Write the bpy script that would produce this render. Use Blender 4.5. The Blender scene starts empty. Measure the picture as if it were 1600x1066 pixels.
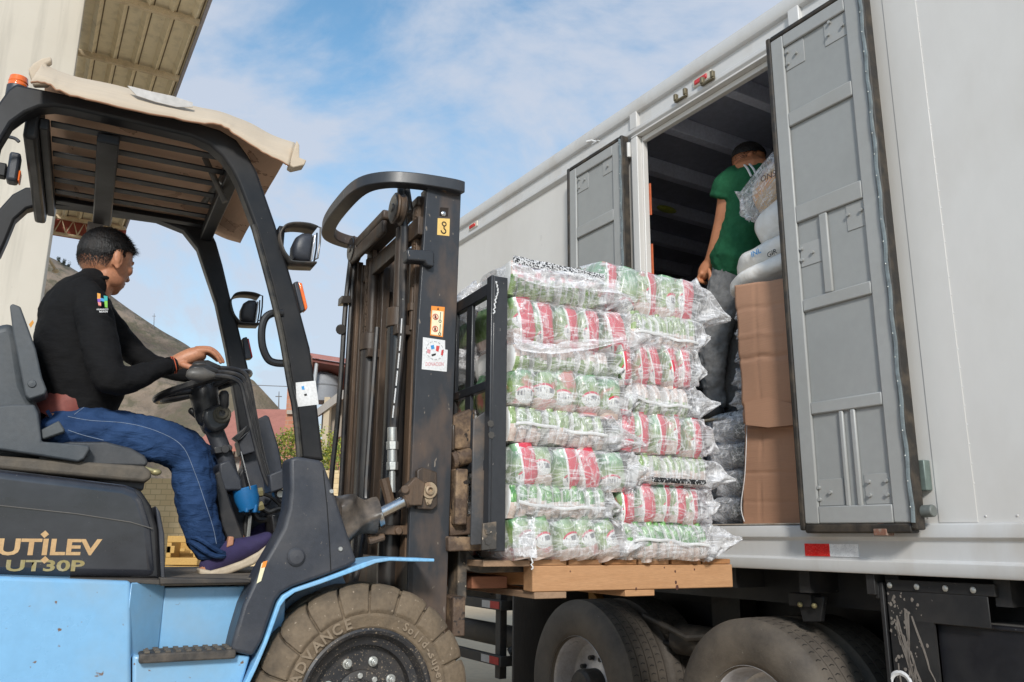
import bpy, bmesh, math, random
from mathutils import Vector, Matrix, noise
R=math.radians
PI=math.pi
random.seed(7)
S=bpy.context.scene
COL=S.collection
# ---------------------------------------------------------------- camera
CAMP=Vector((0,0,1.4)); FPX=1290.0
cd=bpy.data.cameras.new('camera'); cam=bpy.data.objects.new('camera',cd); COL.objects.link(cam)
cd.sensor_width=36; cd.sensor_fit='HORIZONTAL'; cd.lens=36*FPX/1600; cd.clip_start=.05; cd.clip_end=3000
CM=(Matrix.Rotation(R(90+13.47),3,'X')@Matrix.Rotation(R(.49),3,'Z'))
cam.matrix_world=Matrix.Translation(CAMP)@CM.to_4x4()
S.camera=cam
# ---------------------------------------------------------------- world, sun, exposure
SUN_EL=R(29); SUN_AZ=math.atan2(.05,-1)
w=bpy.data.worlds.new('World'); S.world=w; w.use_nodes=True
nt=w.node_tree; N=nt.nodes; L=nt.links
for n in list(N): N.remove(n)
out=N.new('ShaderNodeOutputWorld'); bg=N.new('ShaderNodeBackground'); bg.inputs['Strength'].default_value=.135
sky=N.new('ShaderNodeTexSky'); sky.sky_type='NISHITA'; sky.sun_disc=False
sky.sun_elevation=SUN_EL; sky.sun_rotation=SUN_AZ; sky.air_density=1.3; sky.dust_density=.6; sky.ozone_density=3
tc=N.new('ShaderNodeTexCoord')
mp=N.new('ShaderNodeMapping'); mp.inputs['Scale'].default_value=(1.0,1.0,1.7); mp.inputs['Rotation'].default_value=(0.2,.35,0.6); mp.inputs['Location'].default_value=(.35,.1,.2)
L.new(tc.outputs['Generated'],mp.inputs[0])
nz=N.new('ShaderNodeTexNoise'); nz.inputs['Scale'].default_value=2.6; nz.inputs['Detail'].default_value=9; nz.inputs['Roughness'].default_value=.58; nz.inputs['Distortion'].default_value=.35
L.new(mp.outputs[0],nz.inputs['Vector'])
mr=N.new('ShaderNodeMapRange'); mr.inputs['From Min'].default_value=.41; mr.inputs['From Max'].default_value=.62; mr.interpolation_type='SMOOTHSTEP'
L.new(nz.outputs['Fac'],mr.inputs['Value'])
# more cloud towards the horizon
sx=N.new('ShaderNodeSeparateXYZ'); L.new(tc.outputs['Generated'],sx.inputs[0])
hz=N.new('ShaderNodeMapRange'); hz.inputs['From Min'].default_value=.05; hz.inputs['From Max'].default_value=.52; hz.inputs['To Min'].default_value=.78; hz.inputs['To Max'].default_value=0
L.new(sx.outputs['Z'],hz.inputs['Value'])
mx=N.new('ShaderNodeMath'); mx.operation='ADD'; mx.use_clamp=True; L.new(mr.outputs[0],mx.inputs[0]); L.new(hz.outputs[0],mx.inputs[1])
m2=N.new('ShaderNodeMath'); m2.operation='MULTIPLY'; m2.inputs[1].default_value=.88; L.new(mx.outputs[0],m2.inputs[0])
bl=N.new('ShaderNodeMix'); bl.data_type='RGBA'; bl.blend_type='MULTIPLY'; bl.inputs['Factor'].default_value=1
L.new(sky.outputs[0],bl.inputs['A']); bl.inputs['B'].default_value=(1.14,1.44,1.43,1)
mc=N.new('ShaderNodeMix'); mc.data_type='RGBA'; L.new(m2.outputs[0],mc.inputs['Factor']); L.new(bl.outputs['Result'],mc.inputs['A'])
mc.inputs['B'].default_value=(4.55,4.95,5.75,1)
L.new(mc.outputs['Result'],bg.inputs['Color']); L.new(bg.outputs[0],out.inputs[0])
sd=bpy.data.lights.new('sun','SUN'); sd.energy=3.1; sd.angle=R(9); sd.color=(1,.96,.9)
so=bpy.data.objects.new('sun',sd); COL.objects.link(so)
sdir=Vector((math.sin(SUN_AZ)*math.cos(SUN_EL),math.cos(SUN_AZ)*math.cos(SUN_EL),math.sin(SUN_EL)))
so.rotation_euler=sdir.to_track_quat('Z','Y').to_euler(); so.location=sdir*30
S.view_settings.view_transform='Standard'; S.view_settings.look='None'; S.view_settings.gamma=1; S.view_settings.exposure=0.0
S.render.engine='CYCLES'; S.cycles.transparent_max_bounces=24; S.cycles.max_bounces=8
# ---------------------------------------------------------------- frames: truck (T), forklift (F), world (W)
def frame(loc,deg): return Matrix.Translation(loc)@Matrix.Rotation(R(deg),4,'Z')
TF=frame(Vector((math.sin(R(58.6)),math.cos(R(58.6)),0))*3.17,-58.6)
FF=frame(Vector((-math.sin(R(27))*3.35,math.cos(R(27))*3.35,.53)),27)
BF=frame(Vector((-5.34,9.0,0)),90+30.4)      # warehouse: x runs away along its side, y to the left
TI=TF.inverted(); FI=FF.inverted()
def ray(px,py): return CM@Vector(((px-800)/FPX,-(py-533)/FPX,-1))
def hit(inv,px,py,axis,val):
    o=inv@CAMP; d=inv.to_3x3()@ray(px,py); return o+d*((val-o[axis])/d[axis])
def Fp(px,py,y): return hit(FI,px,py,1,y)
def Fz(px,py,z): return hit(FI,px,py,2,z)
def Fx(px,py,x): return hit(FI,px,py,0,x)
def Tp(px,py,y): return hit(TI,px,py,1,y)
def Wp(px,py,Y):
    d=ray(px,py); return CAMP+d*(Y/d.y)
def V(*a): return Vector(a)
# ---------------------------------------------------------------- object helpers
def tag(o,label=None,cat=None,group=None,kind=None):
    if label: o['label']=label
    if cat: o['category']=cat
    if group: o['group']=group
    if kind: o['kind']=kind
    return o
def thing(name,label,cat,M=None,group=None):
    o=bpy.data.objects.new(name,None); o.empty_display_size=.2; COL.objects.link(o)
    if M is not None: o.matrix_world=M
    return tag(o,label,cat,group)
class MB:
    def __init__(s): s.bm=bmesh.new()
    def face(s,pts): 
        return s.bm.faces.new([s.bm.verts.new(p) for p in pts])
    def prism(s,pts,vec):
        pts=[Vector(p) for p in pts]; vec=Vector(vec)
        a=[s.bm.verts.new(p) for p in pts]; b=[s.bm.verts.new(p+vec) for p in pts]
        n=len(pts)
        s.bm.faces.new(a); s.bm.faces.new(b[::-1])
        for i in range(n): s.bm.faces.new((a[i],b[i],b[(i+1)%n],a[(i+1)%n]))
        return s
    def box(s,a,b,rot=None,piv=None):
        (x0,y0,z0),(x1,y1,z1)=a,b
        c=[V(x,y,z) for z in (z0,z1) for x,y in ((x0,y0),(x1,y0),(x1,y1),(x0,y1))]
        if rot is not None:
            p=Vector(piv) if piv is not None else (Vector(a)+Vector(b))/2
            c=[p+rot@(v-p) for v in c]
        v=[s.bm.verts.new(q) for q in c]
        for f in ((0,3,2,1),(4,5,6,7),(0,1,5,4),(1,2,6,5),(2,3,7,6),(3,0,4,7)): s.bm.faces.new([v[i] for i in f])
        return s
    def rings(s,rs,cap=True,closed=False):
        vs=[[s.bm.verts.new(p) for p in r] for r in rs]
        n=len(vs[0]); m=len(vs)
        for i in range(m if closed else m-1):
            A=vs[i]; B=vs[(i+1)%m]
            for j in range(n): s.bm.faces.new((A[j],A[(j+1)%n],B[(j+1)%n],B[j]))
        if cap and not closed:
            s.bm.faces.new(vs[0][::-1]); s.bm.faces.new(vs[-1])
        return s
    def sweep(s,pts,ra,rb=None,n=14,ref=V(0,1,0),rnd=True,e=1.0):
        pts=[Vector(p) for p in pts]; m=len(pts)
        if not hasattr(ra,'__len__'): ra=[ra]*m
        if rb is None: rb=ra
        if not hasattr(rb,'__len__'): rb=[rb]*m
        rs=[]
        def ring(p,t,a_,b_):
            b=(ref-t*ref.dot(t)); b=b.normalized() if b.length>1e-4 else t.orthogonal().normalized()
            a=b.cross(t)
            o=[]
            for k in range(n):
                c,q=math.cos(2*PI*k/n),math.sin(2*PI*k/n)
                c=math.copysign(abs(c)**e,c); q=math.copysign(abs(q)**e,q)
                o.append(p+a*a_*c+b*b_*q)
            return o
        for i,p in enumerate(pts):
            t=(pts[min(i+1,m-1)]-pts[max(i-1,0)]).normalized()
            if i==0 and rnd:
                r=min(ra[0],rb[0]); rs.append(ring(p-t*r*.85,t,ra[0]*.45,rb[0]*.45)); rs.append(ring(p-t*r*.5,t,ra[0]*.85,rb[0]*.85))
            rs.append(ring(p,t,ra[i],rb[i]))
            if i==m-1 and rnd:
                r=min(ra[i],rb[i]); rs.append(ring(p+t*r*.5,t,ra[i]*.85,rb[i]*.85)); rs.append(ring(p+t*r*.85,t,ra[i]*.45,rb[i]*.45))
        return s.rings(rs)
    def tube(s,pts,r,n=8,sub=0,closed=False):
        pts=[Vector(p) for p in pts]
        if sub: pts=smooth(pts,sub)
        m=len(pts); rs=[]; b=None
        for i,p in enumerate(pts):
            t=((pts[(i+1)%m]-pts[i-1]) if closed else (pts[min(i+1,m-1)]-pts[max(i-1,0)])).normalized()
            b=t.orthogonal().normalized() if b is None else (b-t*b.dot(t)).normalized()
            a=b.cross(t); rr=r[i] if hasattr(r,'__len__') else r
            rs.append([p+a*rr*math.cos(2*PI*k/n)+b*rr*math.sin(2*PI*k/n) for k in range(n)])
        return s.rings(rs,closed=closed)
    def cyl(s,a,b,r,n=16,r2=None):
        a=Vector(a);b=Vector(b);t=(b-a).normalized();u=t.orthogonal().normalized();v=t.cross(u)
        r2=r if r2 is None else r2
        return s.rings([[a+u*r*math.cos(2*PI*k/n)+v*r*math.sin(2*PI*k/n) for k in range(n)],[b+u*r2*math.cos(2*PI*k/n)+v*r2*math.sin(2*PI*k/n) for k in range(n)]])
    def lathe(s,prof,c,n=64,axis='y',cap=False):   # prof of (radius, t along axis)
        c=Vector(c); rs=[]
        for r,t in prof:
            rs.append([c+(V(r*math.cos(2*PI*k/n),t,r*math.sin(2*PI*k/n)) if axis=='y' else V(r*math.cos(2*PI*k/n),r*math.sin(2*PI*k/n),t)) for k in range(n)])
        return s.rings(rs,cap=cap)
    def ell(s,c,r,rot=None,n=16,m=10):
        c=Vector(c); rs=[]
        for i in range(1,m):
            a=PI*i/m; ring=[]
            for k in range(n):
                v=V(r[0]*math.sin(a)*math.cos(2*PI*k/n),r[1]*math.sin(a)*math.sin(2*PI*k/n),-r[2]*math.cos(a))
                ring.append(c+(rot@v if rot is not None else v))
            rs.append(ring)
        return s.rings(rs)
    def mesh(s,name,angle=35,recalc=True):
        if recalc: bmesh.ops.recalc_face_normals(s.bm,faces=s.bm.faces)
        for f in s.bm.faces: f.smooth=True
        ca=R(angle)
        for e in s.bm.edges:
            if len(e.link_faces)==2 and e.calc_face_angle(0)>ca: e.smooth=False
        me=bpy.data.meshes.new(name); s.bm.to_mesh(me); s.bm.free(); return me
    def build(s,name,m,parent=None,bevel=0,angle=35,seg=2,M=None,recalc=True):
        me=s.mesh(name,angle,recalc); o=bpy.data.objects.new(name,me); COL.objects.link(o)
        for q in (m if isinstance(m,(list,tuple)) else [m]): me.materials.append(q)
        if parent is not None: o.parent=parent
        elif M is not None: o.matrix_world=M
        if bevel:
            md=o.modifiers.new('bevel','BEVEL'); md.width=bevel; md.segments=seg; md.limit_method='ANGLE'; md.angle_limit=R(38); md.harden_normals=False
        return o
def smooth(pts,k):
    o=[]; m=len(pts)
    for i in range(m-1):
        p0=pts[max(i-1,0)];p1=pts[i];p2=pts[i+1];p3=pts[min(i+2,m-1)]
        for j in range(k):
            t=j/k; o.append(.5*((2*p1)+(p2-p0)*t+(2*p0-5*p1+4*p2-p3)*t*t+(3*p1-p0-3*p2+p3)*t**3))
    o.append(pts[-1]); return o
def Fs(l,y): return [Fp(a,b,y) for a,b in l]
def Ts(l,y): return [Tp(a,b,y) for a,b in l]
def remesh(o,vox,it=4,fac=.5):
    r=o.modifiers.new('remesh','REMESH'); r.mode='VOXEL'; r.voxel_size=vox; r.use_smooth_shade=True
    if it:
        q=o.modifiers.new('smooth','SMOOTH'); q.iterations=it; q.factor=fac
    return o
def text(body,name,m,parent,M,size,ext=.0008,bold=0,shear=0,align='CENTER',space=1.0):
    c=bpy.data.curves.new(name,'FONT'); c.body=body; c.size=size; c.extrude=ext; c.offset=bold; c.shear=shear; c.align_x=align; c.align_y='CENTER'; c.resolution_u=3; c.space_character=space
    t=bpy.data.objects.new('t',c); COL.objects.link(t)
    dg=bpy.context.evaluated_depsgraph_get(); dg.update()
    me=bpy.data.meshes.new_from_object(t.evaluated_get(dg)); me.name=name
    bpy.data.objects.remove(t); bpy.data.curves.remove(c)
    me.transform(M); me.materials.clear(); me.materials.append(m)
    o=bpy.data.objects.new(name,me); COL.objects.link(o); o.parent=parent; return o
def flat(o,x,z=0): pass
# ---------------------------------------------------------------- materials
def mat(name,col,rough=.5,metal=0,dirt=None,amt=.5,scale=5,lo=.45,hi=.7,bump=0,bscale=60,spec=.5,coat=0,var=.12,stretch=(1,1,1),spk=None,spks=90,spkt=.68,spk2=None):
    m=bpy.data.materials.new(name); m.use_nodes=True; t=m.node_tree; n=t.nodes; l=t.links
    b=n['Principled BSDF']; b.inputs['Roughness'].default_value=rough; b.inputs['Metallic'].default_value=metal
    b.inputs['Specular IOR Level'].default_value=spec; b.inputs['Coat Weight'].default_value=coat; b.inputs['Coat Roughness'].default_value=.1
    tc=n.new('ShaderNodeTexCoord'); mp=n.new('ShaderNodeMapping'); mp.inputs['Scale'].default_value=stretch; l.new(tc.outputs['Object'],mp.inputs[0])
    def nz(s,d=6,r=.6):
        q=n.new('ShaderNodeTexNoise'); q.inputs['Scale'].default_value=s; q.inputs['Detail'].default_value=d; q.inputs['Roughness'].default_value=r; l.new(mp.outputs[0],q.inputs['Vector']); return q.outputs['Fac']
    def rng(v,a,b_,c=0,d=1):
        q=n.new('ShaderNodeMapRange'); q.inputs[1].default_value=a;q.inputs[2].default_value=b_;q.inputs[3].default_value=c;q.inputs[4].default_value=d; l.new(v,q.inputs[0]); return q.outputs[0]
    def mix(f,a,b_,bt='MIX'):
        q=n.new('ShaderNodeMix'); q.data_type='RGBA'; q.blend_type=bt
        if isinstance(f,float): q.inputs['Factor'].default_value=f
        else: l.new(f,q.inputs['Factor'])
        for v,i in ((a,'A'),(b_,'B')):
            if isinstance(v,tuple): q.inputs[i].default_value=(*v[:3],1)
            else: l.new(v,q.inputs[i])
        return q.outputs['Result']
    c=tuple(col)
    big=nz(scale); fine=nz(scale*9,3)
    if var:
        v=rng(fine,.3,.7,1-var,1+var); cc=n.new('ShaderNodeCombineColor'); 
        for k in range(3): l.new(v,cc.inputs[k])
        c=mix(1.0,c,cc.outputs[0],'MULTIPLY')
    f=None
    if dirt is not None:
        f=rng(big,lo,hi,0,amt); c=mix(f,c,tuple(dirt))
    if spk is not None:
        sp=rng(nz(spks,2,.5),spkt,spkt+.04); c=mix(sp,c,tuple(spk))
    l.new(c,b.inputs['Base Color'])
    l.new(rng(big,.3,.7,max(rough-.1,.03),min(rough+.15,1)),b.inputs['Roughness'])
    if bump:
        q=n.new('ShaderNodeBump'); q.inputs['Strength'].default_value=bump; q.inputs['Distance'].default_value=.01
        l.new(nz(bscale,4),q.inputs['Height']); l.new(q.outputs[0],b.inputs['Normal'])
    m['_']=0
    return m
# ---------------------------------------------------------------- special materials
class NT:
    def __init__(s,name):
        s.m=bpy.data.materials.new(name); s.m.use_nodes=True; s.t=s.m.node_tree; s.n=s.t.nodes; s.l=s.t.links; s.b=s.n['Principled BSDF']; s.out=s.n['Material Output']
    def put(s,v,i):
        if isinstance(v,(int,float)): i.default_value=v
        elif isinstance(v,tuple): i.default_value=(*v[:3],1) if i.type=='RGBA' else v
        else: s.l.new(v,i)
    def math(s,op,a,b=0,c=None,clamp=False):
        q=s.n.new('ShaderNodeMath'); q.operation=op; q.use_clamp=clamp; s.put(a,q.inputs[0]); s.put(b,q.inputs[1])
        if c is not None: s.put(c,q.inputs[2])
        return q.outputs[0]
    def rng(s,v,a,b,c=0,d=1):
        q=s.n.new('ShaderNodeMapRange'); s.put(v,q.inputs[0]); q.inputs[1].default_value=a;q.inputs[2].default_value=b;q.inputs[3].default_value=c;q.inputs[4].default_value=d; return q.outputs[0]
    def mix(s,f,a,b,bt='MIX'):
        q=s.n.new('ShaderNodeMix'); q.data_type='RGBA'; q.blend_type=bt; s.put(f,q.inputs['Factor']); s.put(a,q.inputs['A']); s.put(b,q.inputs['B']); return q.outputs['Result']
    def coord(s,k='Object',scale=(1,1,1),rot=(0,0,0),loc=(0,0,0)):
        q=s.n.new('ShaderNodeTexCoord'); p=s.n.new('ShaderNodeMapping'); p.inputs['Scale'].default_value=scale; p.inputs['Rotation'].default_value=rot; p.inputs['Location'].default_value=loc
        s.l.new(q.outputs[k],p.inputs[0]); return p.outputs[0]
    def noise(s,v,sc,d=5,r=.6,dist=0):
        q=s.n.new('ShaderNodeTexNoise'); q.inputs['Scale'].default_value=sc;q.inputs['Detail'].default_value=d;q.inputs['Roughness'].default_value=r;q.inputs['Distortion'].default_value=dist; s.l.new(v,q.inputs['Vector']); return q.outputs['Fac']
    def sep(s,v):
        q=s.n.new('ShaderNodeSeparateXYZ'); s.l.new(v,q.inputs[0]); return q.outputs
    def bump(s,h,st=.3,d=.01):
        q=s.n.new('ShaderNodeBump'); q.inputs['Strength'].default_value=st; q.inputs['Distance'].default_value=d; s.l.new(h,q.inputs['Height']); s.l.new(q.outputs[0],s.b.inputs['Normal']); return q.outputs[0]
    def col(s,c,rough=.5): s.put(c,s.b.inputs['Base Color']); s.put(rough,s.b.inputs['Roughness'])
    def inx(s,v,a,b): # 1 inside a..b
        return s.math('MULTIPLY',s.math('GREATER_THAN',v,a),s.math('LESS_THAN',v,b))
    def rand(s):
        return s.n.new('ShaderNodeObjectInfo').outputs['Random']
DUST=(.30,.24,.18)
blue=mat('blue_paint',(.20,.425,.66),.30,dirt=(.25,.37,.47),amt=.6,scale=4,coat=.35,var=.04,spk=(.17,.10,.06),spks=38,spkt=.70)
blue_dirty=mat('dusty_blue',(.24,.36,.50),.7,dirt=(.30,.29,.27),amt=.7,scale=5,spk=(.1,.07,.05),spks=150,spkt=.66)
hoodblack=mat('gloss_black_plastic',(.016,.0175,.024),.17,dirt=(.06,.062,.07),amt=.5,scale=3.5,lo=.4,hi=.72,coat=.6,spk=(.14,.13,.12),spks=130,spkt=.73,stretch=(1,1,1.6))
blackplastic=mat('black_plastic',(.034,.038,.049),.46,dirt=(.10,.095,.095),amt=.45,scale=5,bump=.08,bscale=220,spk=(.16,.14,.12),spks=110,spkt=.72)
blackpaint=mat('black_paint',(.022,.023,.027),.4,dirt=(.07,.065,.06),amt=.5,scale=6,coat=.1,spk=(.15,.11,.08),spks=90,spkt=.74)
guardpaint=mat('satin_black_paint',(.013,.0135,.0155),.42,dirt=(.04,.037,.035),amt=.4,scale=5,spec=.28,spk=(.12,.11,.10),spks=70,spkt=.74)
mastpaint=mat('mast_paint',(.028,.030,.035),.42,dirt=(.17,.105,.065),amt=.8,scale=4.0,lo=.50,hi=.74,coat=.05,spk=(.2,.17,.14),spks=60,spkt=.72,stretch=(1,1,.45))
rust=mat('greasy_rust',(.13,.080,.048),.55,dirt=(.035,.026,.02),amt=.85,scale=7,lo=.4,hi=.65,bump=.2,bscale=90,stretch=(1.5,1.5,.35))
rust_dark=mat('dark_greasy_steel',(.052,.036,.026),.45,dirt=(.15,.09,.05),amt=.7,scale=7,lo=.48,hi=.7,bump=.15,stretch=(2,2,.3))
forksteel=mat('worn_fork_steel',(.06,.055,.05),.5,dirt=(.33,.24,.16),amt=.75,scale=9,lo=.48,hi=.66,bump=.15,spk=(.5,.4,.3),spks=60,spkt=.7)
carriage=mat('dusty_carriage_steel',(.10,.065,.045),.7,dirt=(.33,.22,.13),amt=.9,scale=11,lo=.47,hi=.64,bump=.4,spk=(.03,.022,.018),spks=30,spkt=.62)
postpaint=mat('post_black_paint',(.026,.028,.033),.35,dirt=(.16,.10,.06),amt=.6,scale=6,lo=.58,hi=.78,coat=.15,spk=(.3,.28,.26),spks=70,spkt=.73,stretch=(1,1,.6))
chrome=mat('steel_chrome',(.6,.6,.6),.22,1,dirt=(.3,.27,.24),amt=.5,scale=20)
zinc=mat('zinc_bolt',(.55,.56,.54),.4,.7,dirt=(.3,.27,.22),amt=.5,scale=40)
seatmat=mat('seat_vinyl',(.052,.061,.070),.48,dirt=(.14,.14,.14),amt=.4,scale=6,bump=.12,bscale=300)
seatbase=mat('dusty_rubber',(.10,.085,.068),.75,dirt=(.19,.155,.115),amt=.7,scale=8,bump=.2)
tyremat=mat('dusty_tyre',(.165,.122,.080),.85,dirt=(.062,.050,.039),amt=.8,scale=8,lo=.47,hi=.72,bump=.45,bscale=50,spk=(.30,.235,.17),spks=70,spkt=.69)
rimblack=mat('dusty_black_rim',(.022,.022,.025),.5,dirt=(.11,.09,.07),amt=.5,scale=8,spk=(.24,.19,.14),spks=160,spkt=.63)
tread_dust=mat('tyre_letter_dust',(.24,.185,.13),.9,dirt=(.13,.1,.07),amt=.6,scale=25)
trucktyre=mat('truck_tyre',(.080,.068,.057),.75,dirt=(.165,.138,.11),amt=.75,scale=4,lo=.4,hi=.68,bump=.25,bscale=60,spk=(.25,.23,.2),spks=45,spkt=.75)
rimsteel=mat('truck_rim_steel',(.62,.61,.62),.36,.55,dirt=(.3,.26,.23),amt=.5,scale=7)
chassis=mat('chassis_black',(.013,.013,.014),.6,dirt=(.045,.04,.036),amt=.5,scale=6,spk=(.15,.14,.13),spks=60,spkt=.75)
rubber=mat('mudflap_rubber',(.085,.076,.068),.8,dirt=(.10,.09,.08),amt=.7,scale=4,stretch=(1,3,.3),bump=.2)
white=mat('white_trailer_skin',(.66,.64,.61),.34,dirt=(.52,.485,.44),amt=.5,scale=1.6,lo=.45,hi=.75,var=.015,coat=.1,stretch=(1,1,.5))
whiterail=mat('white_trailer_rail',(.60,.595,.585),.4,dirt=(.42,.36,.29),amt=.5,scale=2.3,lo=.5,hi=.75,var=.02,stretch=(1.5,1,.5))
doorgrey=mat('grey_door_paint',(.34,.343,.333),.4,dirt=(.29,.285,.265),amt=.5,scale=3,var=.03)
doorpanel=mat('grey_door_panel',(.305,.31,.302),.4,dirt=(.26,.265,.255),amt=.5,scale=2.5,var=.03)
seal=mat('rubber_seal',(.02,.017,.014),.6,dirt=(.12,.09,.06),amt=.6,scale=12,bump=.2)
sealgrey=mat('seal_strip',(.16,.19,.20),.45,dirt=(.05,.05,.05),amt=.6,scale=18)
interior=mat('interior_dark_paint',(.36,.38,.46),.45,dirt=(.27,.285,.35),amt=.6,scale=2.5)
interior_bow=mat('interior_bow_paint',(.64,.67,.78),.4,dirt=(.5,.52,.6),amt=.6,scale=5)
floorwood=mat('trailer_floor',(.13,.10,.08),.7,dirt=(.06,.05,.04),amt=.6,scale=5)
redlens=mat('red_lens',(.55,.02,.02),.15,coat=.5); orangelens=mat('orange_lens',(.85,.16,.02),.18,coat=.5)
cream=mat('cream_plastic',(.62,.57,.48),.4)
brass=mat('hook_metal',(.20,.17,.11),.45,.6,dirt=(.1,.08,.05),amt=.6,scale=30)
tapered=mat('red_reflective',(.80,.012,.012),.3,spk=(.95,.1,.08),spks=260,spkt=.55); tapewhite=mat('white_reflective',(.88,.88,.88),.3,spk=(.7,.7,.72),spks=220,spkt=.58)
wood=mat('pallet_wood',(.47,.255,.125),.7,dirt=(.36,.18,.08),amt=.6,scale=3,stretch=(1,6,9),bump=.15,bscale=40,spk=(.13,.06,.03),spks=7,spkt=.76)
wood_red=mat('reddish_pallet_wood',(.27,.105,.055),.75,dirt=(.2,.09,.05),amt=.6,scale=3,stretch=(1,6,9),bump=.15)
wood_old=mat('weathered_pallet_wood',(.33,.21,.13),.8,dirt=(.22,.14,.09),amt=.7,scale=4,stretch=(5,1,9),bump=.2)
wood_b=mat('dark_knotted_wood',(.40,.19,.075),.7,dirt=(.2,.08,.03),amt=.8,scale=5,stretch=(2,2,6),bump=.15)
skin=mat('skin',(.50,.225,.125),.45,dirt=(.42,.16,.085),amt=.6,scale=14,bump=.16,bscale=300,var=.12)
skin2=mat('skin_tan',(.52,.21,.10),.5,dirt=(.43,.155,.075),amt=.6,scale=9,bump=.06,bscale=220,var=.06)
hair=mat('black_hair',(.009,.008,.008),.5,dirt=(.03,.02,.016),amt=.5,scale=40,bump=.5,bscale=200,stretch=(1,1,.25))
hairfade=mat('short_cropped_hair',(.22,.105,.065),.65,dirt=(.035,.022,.018),amt=.85,scale=110,lo=.36,hi=.6,bump=.3,bscale=300)
shirtblack=mat('black_knit',(.008,.008,.009),.85,dirt=(.015,.0145,.0145),amt=.6,scale=6,bump=.4,bscale=28,spec=.2,stretch=(.7,.7,2.2))
beltred=mat('maroon_belt',(.22,.05,.035),.6,dirt=(.15,.035,.03),amt=.5,scale=12)
cuffred=mat('orange_cuff',(.50,.09,.035),.7)
shirtgreen=mat('green_cotton',(.017,.105,.046),.85,dirt=(.011,.07,.031),amt=.6,scale=6,bump=.4,bscale=16,spec=.2)
trousergrey=mat('grey_cotton',(.20,.195,.19),.9,dirt=(.155,.15,.148),amt=.7,scale=9,bump=.5,bscale=18,spec=.2)
shoe=mat('navy_canvas',(.035,.026,.085),.85,bump=.25,bscale=300); sole=mat('cream_sole',(.55,.46,.34),.7,dirt=(.36,.28,.2),amt=.6,scale=15)
darkshoe=mat('dark_sandal',(.03,.027,.027),.7,dirt=(.08,.07,.06),amt=.5,scale=20)
gold=mat('gold_lettering',(.62,.40,.20),.35,.35,dirt=(.42,.24,.10),amt=.7,scale=14); 
yellowprint=mat('yellow_lettering',(.30,.235,.09),.4,dirt=(.42,.37,.28),amt=.7,scale=22)
paperwhite=mat('white_sticker',(.72,.72,.72),.5,dirt=(.52,.5,.48),amt=.4,scale=14); ink=mat('black_ink',(.015,.015,.015),.6); inkred=mat('red_ink',(.6,.06,.06),.6); inkpink=mat('faded_pink_ink',(.62,.28,.30),.6); inkblue=mat('blue_ink',(.05,.28,.6),.6)
stickyellow=mat('yellow_sticker',(.78,.52,.16),.5,dirt=(.6,.4,.15),amt=.5,scale=20); stickcream=mat('cream_sticker',(.80,.74,.50),.5); stickorange=mat('orange_sticker',(.85,.28,.04),.5)
inkpurple=mat('purple_print',(.22,.08,.4),.6); inkteal=mat('teal_print',(.03,.38,.36),.6); inkorange=mat('orange_print',(.75,.33,.05),.6); inkgreen=mat('green_print',(.2,.5,.06),.6); inkrose=mat('rose_print',(.75,.25,.2),.6)
bluevalve=mat('blue_valve',(.012,.14,.36),.4,dirt=(.02,.13,.3),amt=.5,scale=20)
greasebrass=mat('brass_fitting',(.38,.33,.17),.4,.5,dirt=(.2,.16,.08),amt=.5,scale=30)
boot=mat('rubber_boot',(.17,.135,.105),.36,dirt=(.04,.034,.03),amt=.95,scale=7,lo=.38,hi=.58,bump=.15)
def cardboard(name,col,stain=None):
    q=NT(name); c=q.coord(); z=q.sep(c)[2]
    n1=q.noise(c,3.2,5); c2=q.coord(scale=(2,2,40)); n2=q.noise(c2,4,3)
    k=q.mix(q.rng(n1,.35,.7),tuple(col),tuple(x*.86 for x in col)); k=q.mix(q.rng(n2,.35,.65,0,.22),k,tuple(x*1.2 for x in col))
    if stain: 
        s=q.noise(c,4.5,6,.6,.6); e=q.math('ABSOLUTE',q.math('SUBTRACT',s,.60)); k=q.mix(q.rng(e,0,.012,.85,0),k,tuple(stain)) 
        k=q.mix(q.rng(s,.6,.61,0,.25),k,tuple(stain))
    q.col(k,.8); q.bump(n2,.12); return q.m
card=cardboard('cardboard',(.43,.235,.145)); cardtop=cardboard('sun_bleached_cardboard',(.55,.455,.345)); cardunder=cardboard('stained_cardboard',(.64,.41,.275),(.12,.035,.015))
def denim():
    q=NT('blue_denim'); c=q.coord(); n1=q.noise(c,6,6); n2=q.noise(q.coord(scale=(1,1,1)),420,2); n3=q.noise(q.coord(scale=(1.2,1.2,3.5),rot=(0,.5,0)),9,5,.6,.8)
    k=q.mix(q.rng(n1,.35,.7),(.009,.029,.086),(.022,.058,.15)); k=q.mix(q.rng(n2,.3,.7,0,.22),k,(.045,.09,.20)); k=q.mix(q.rng(n3,.55,.75,0,.40),k,(.045,.10,.23))
    q.col(k,.8); q.b.inputs['Specular IOR Level'].default_value=.25; q.bump(n3,.6,.02); return q.m
jeans=denim(); stitch=mat('pale_stitching',(.22,.27,.36),.8)
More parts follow.
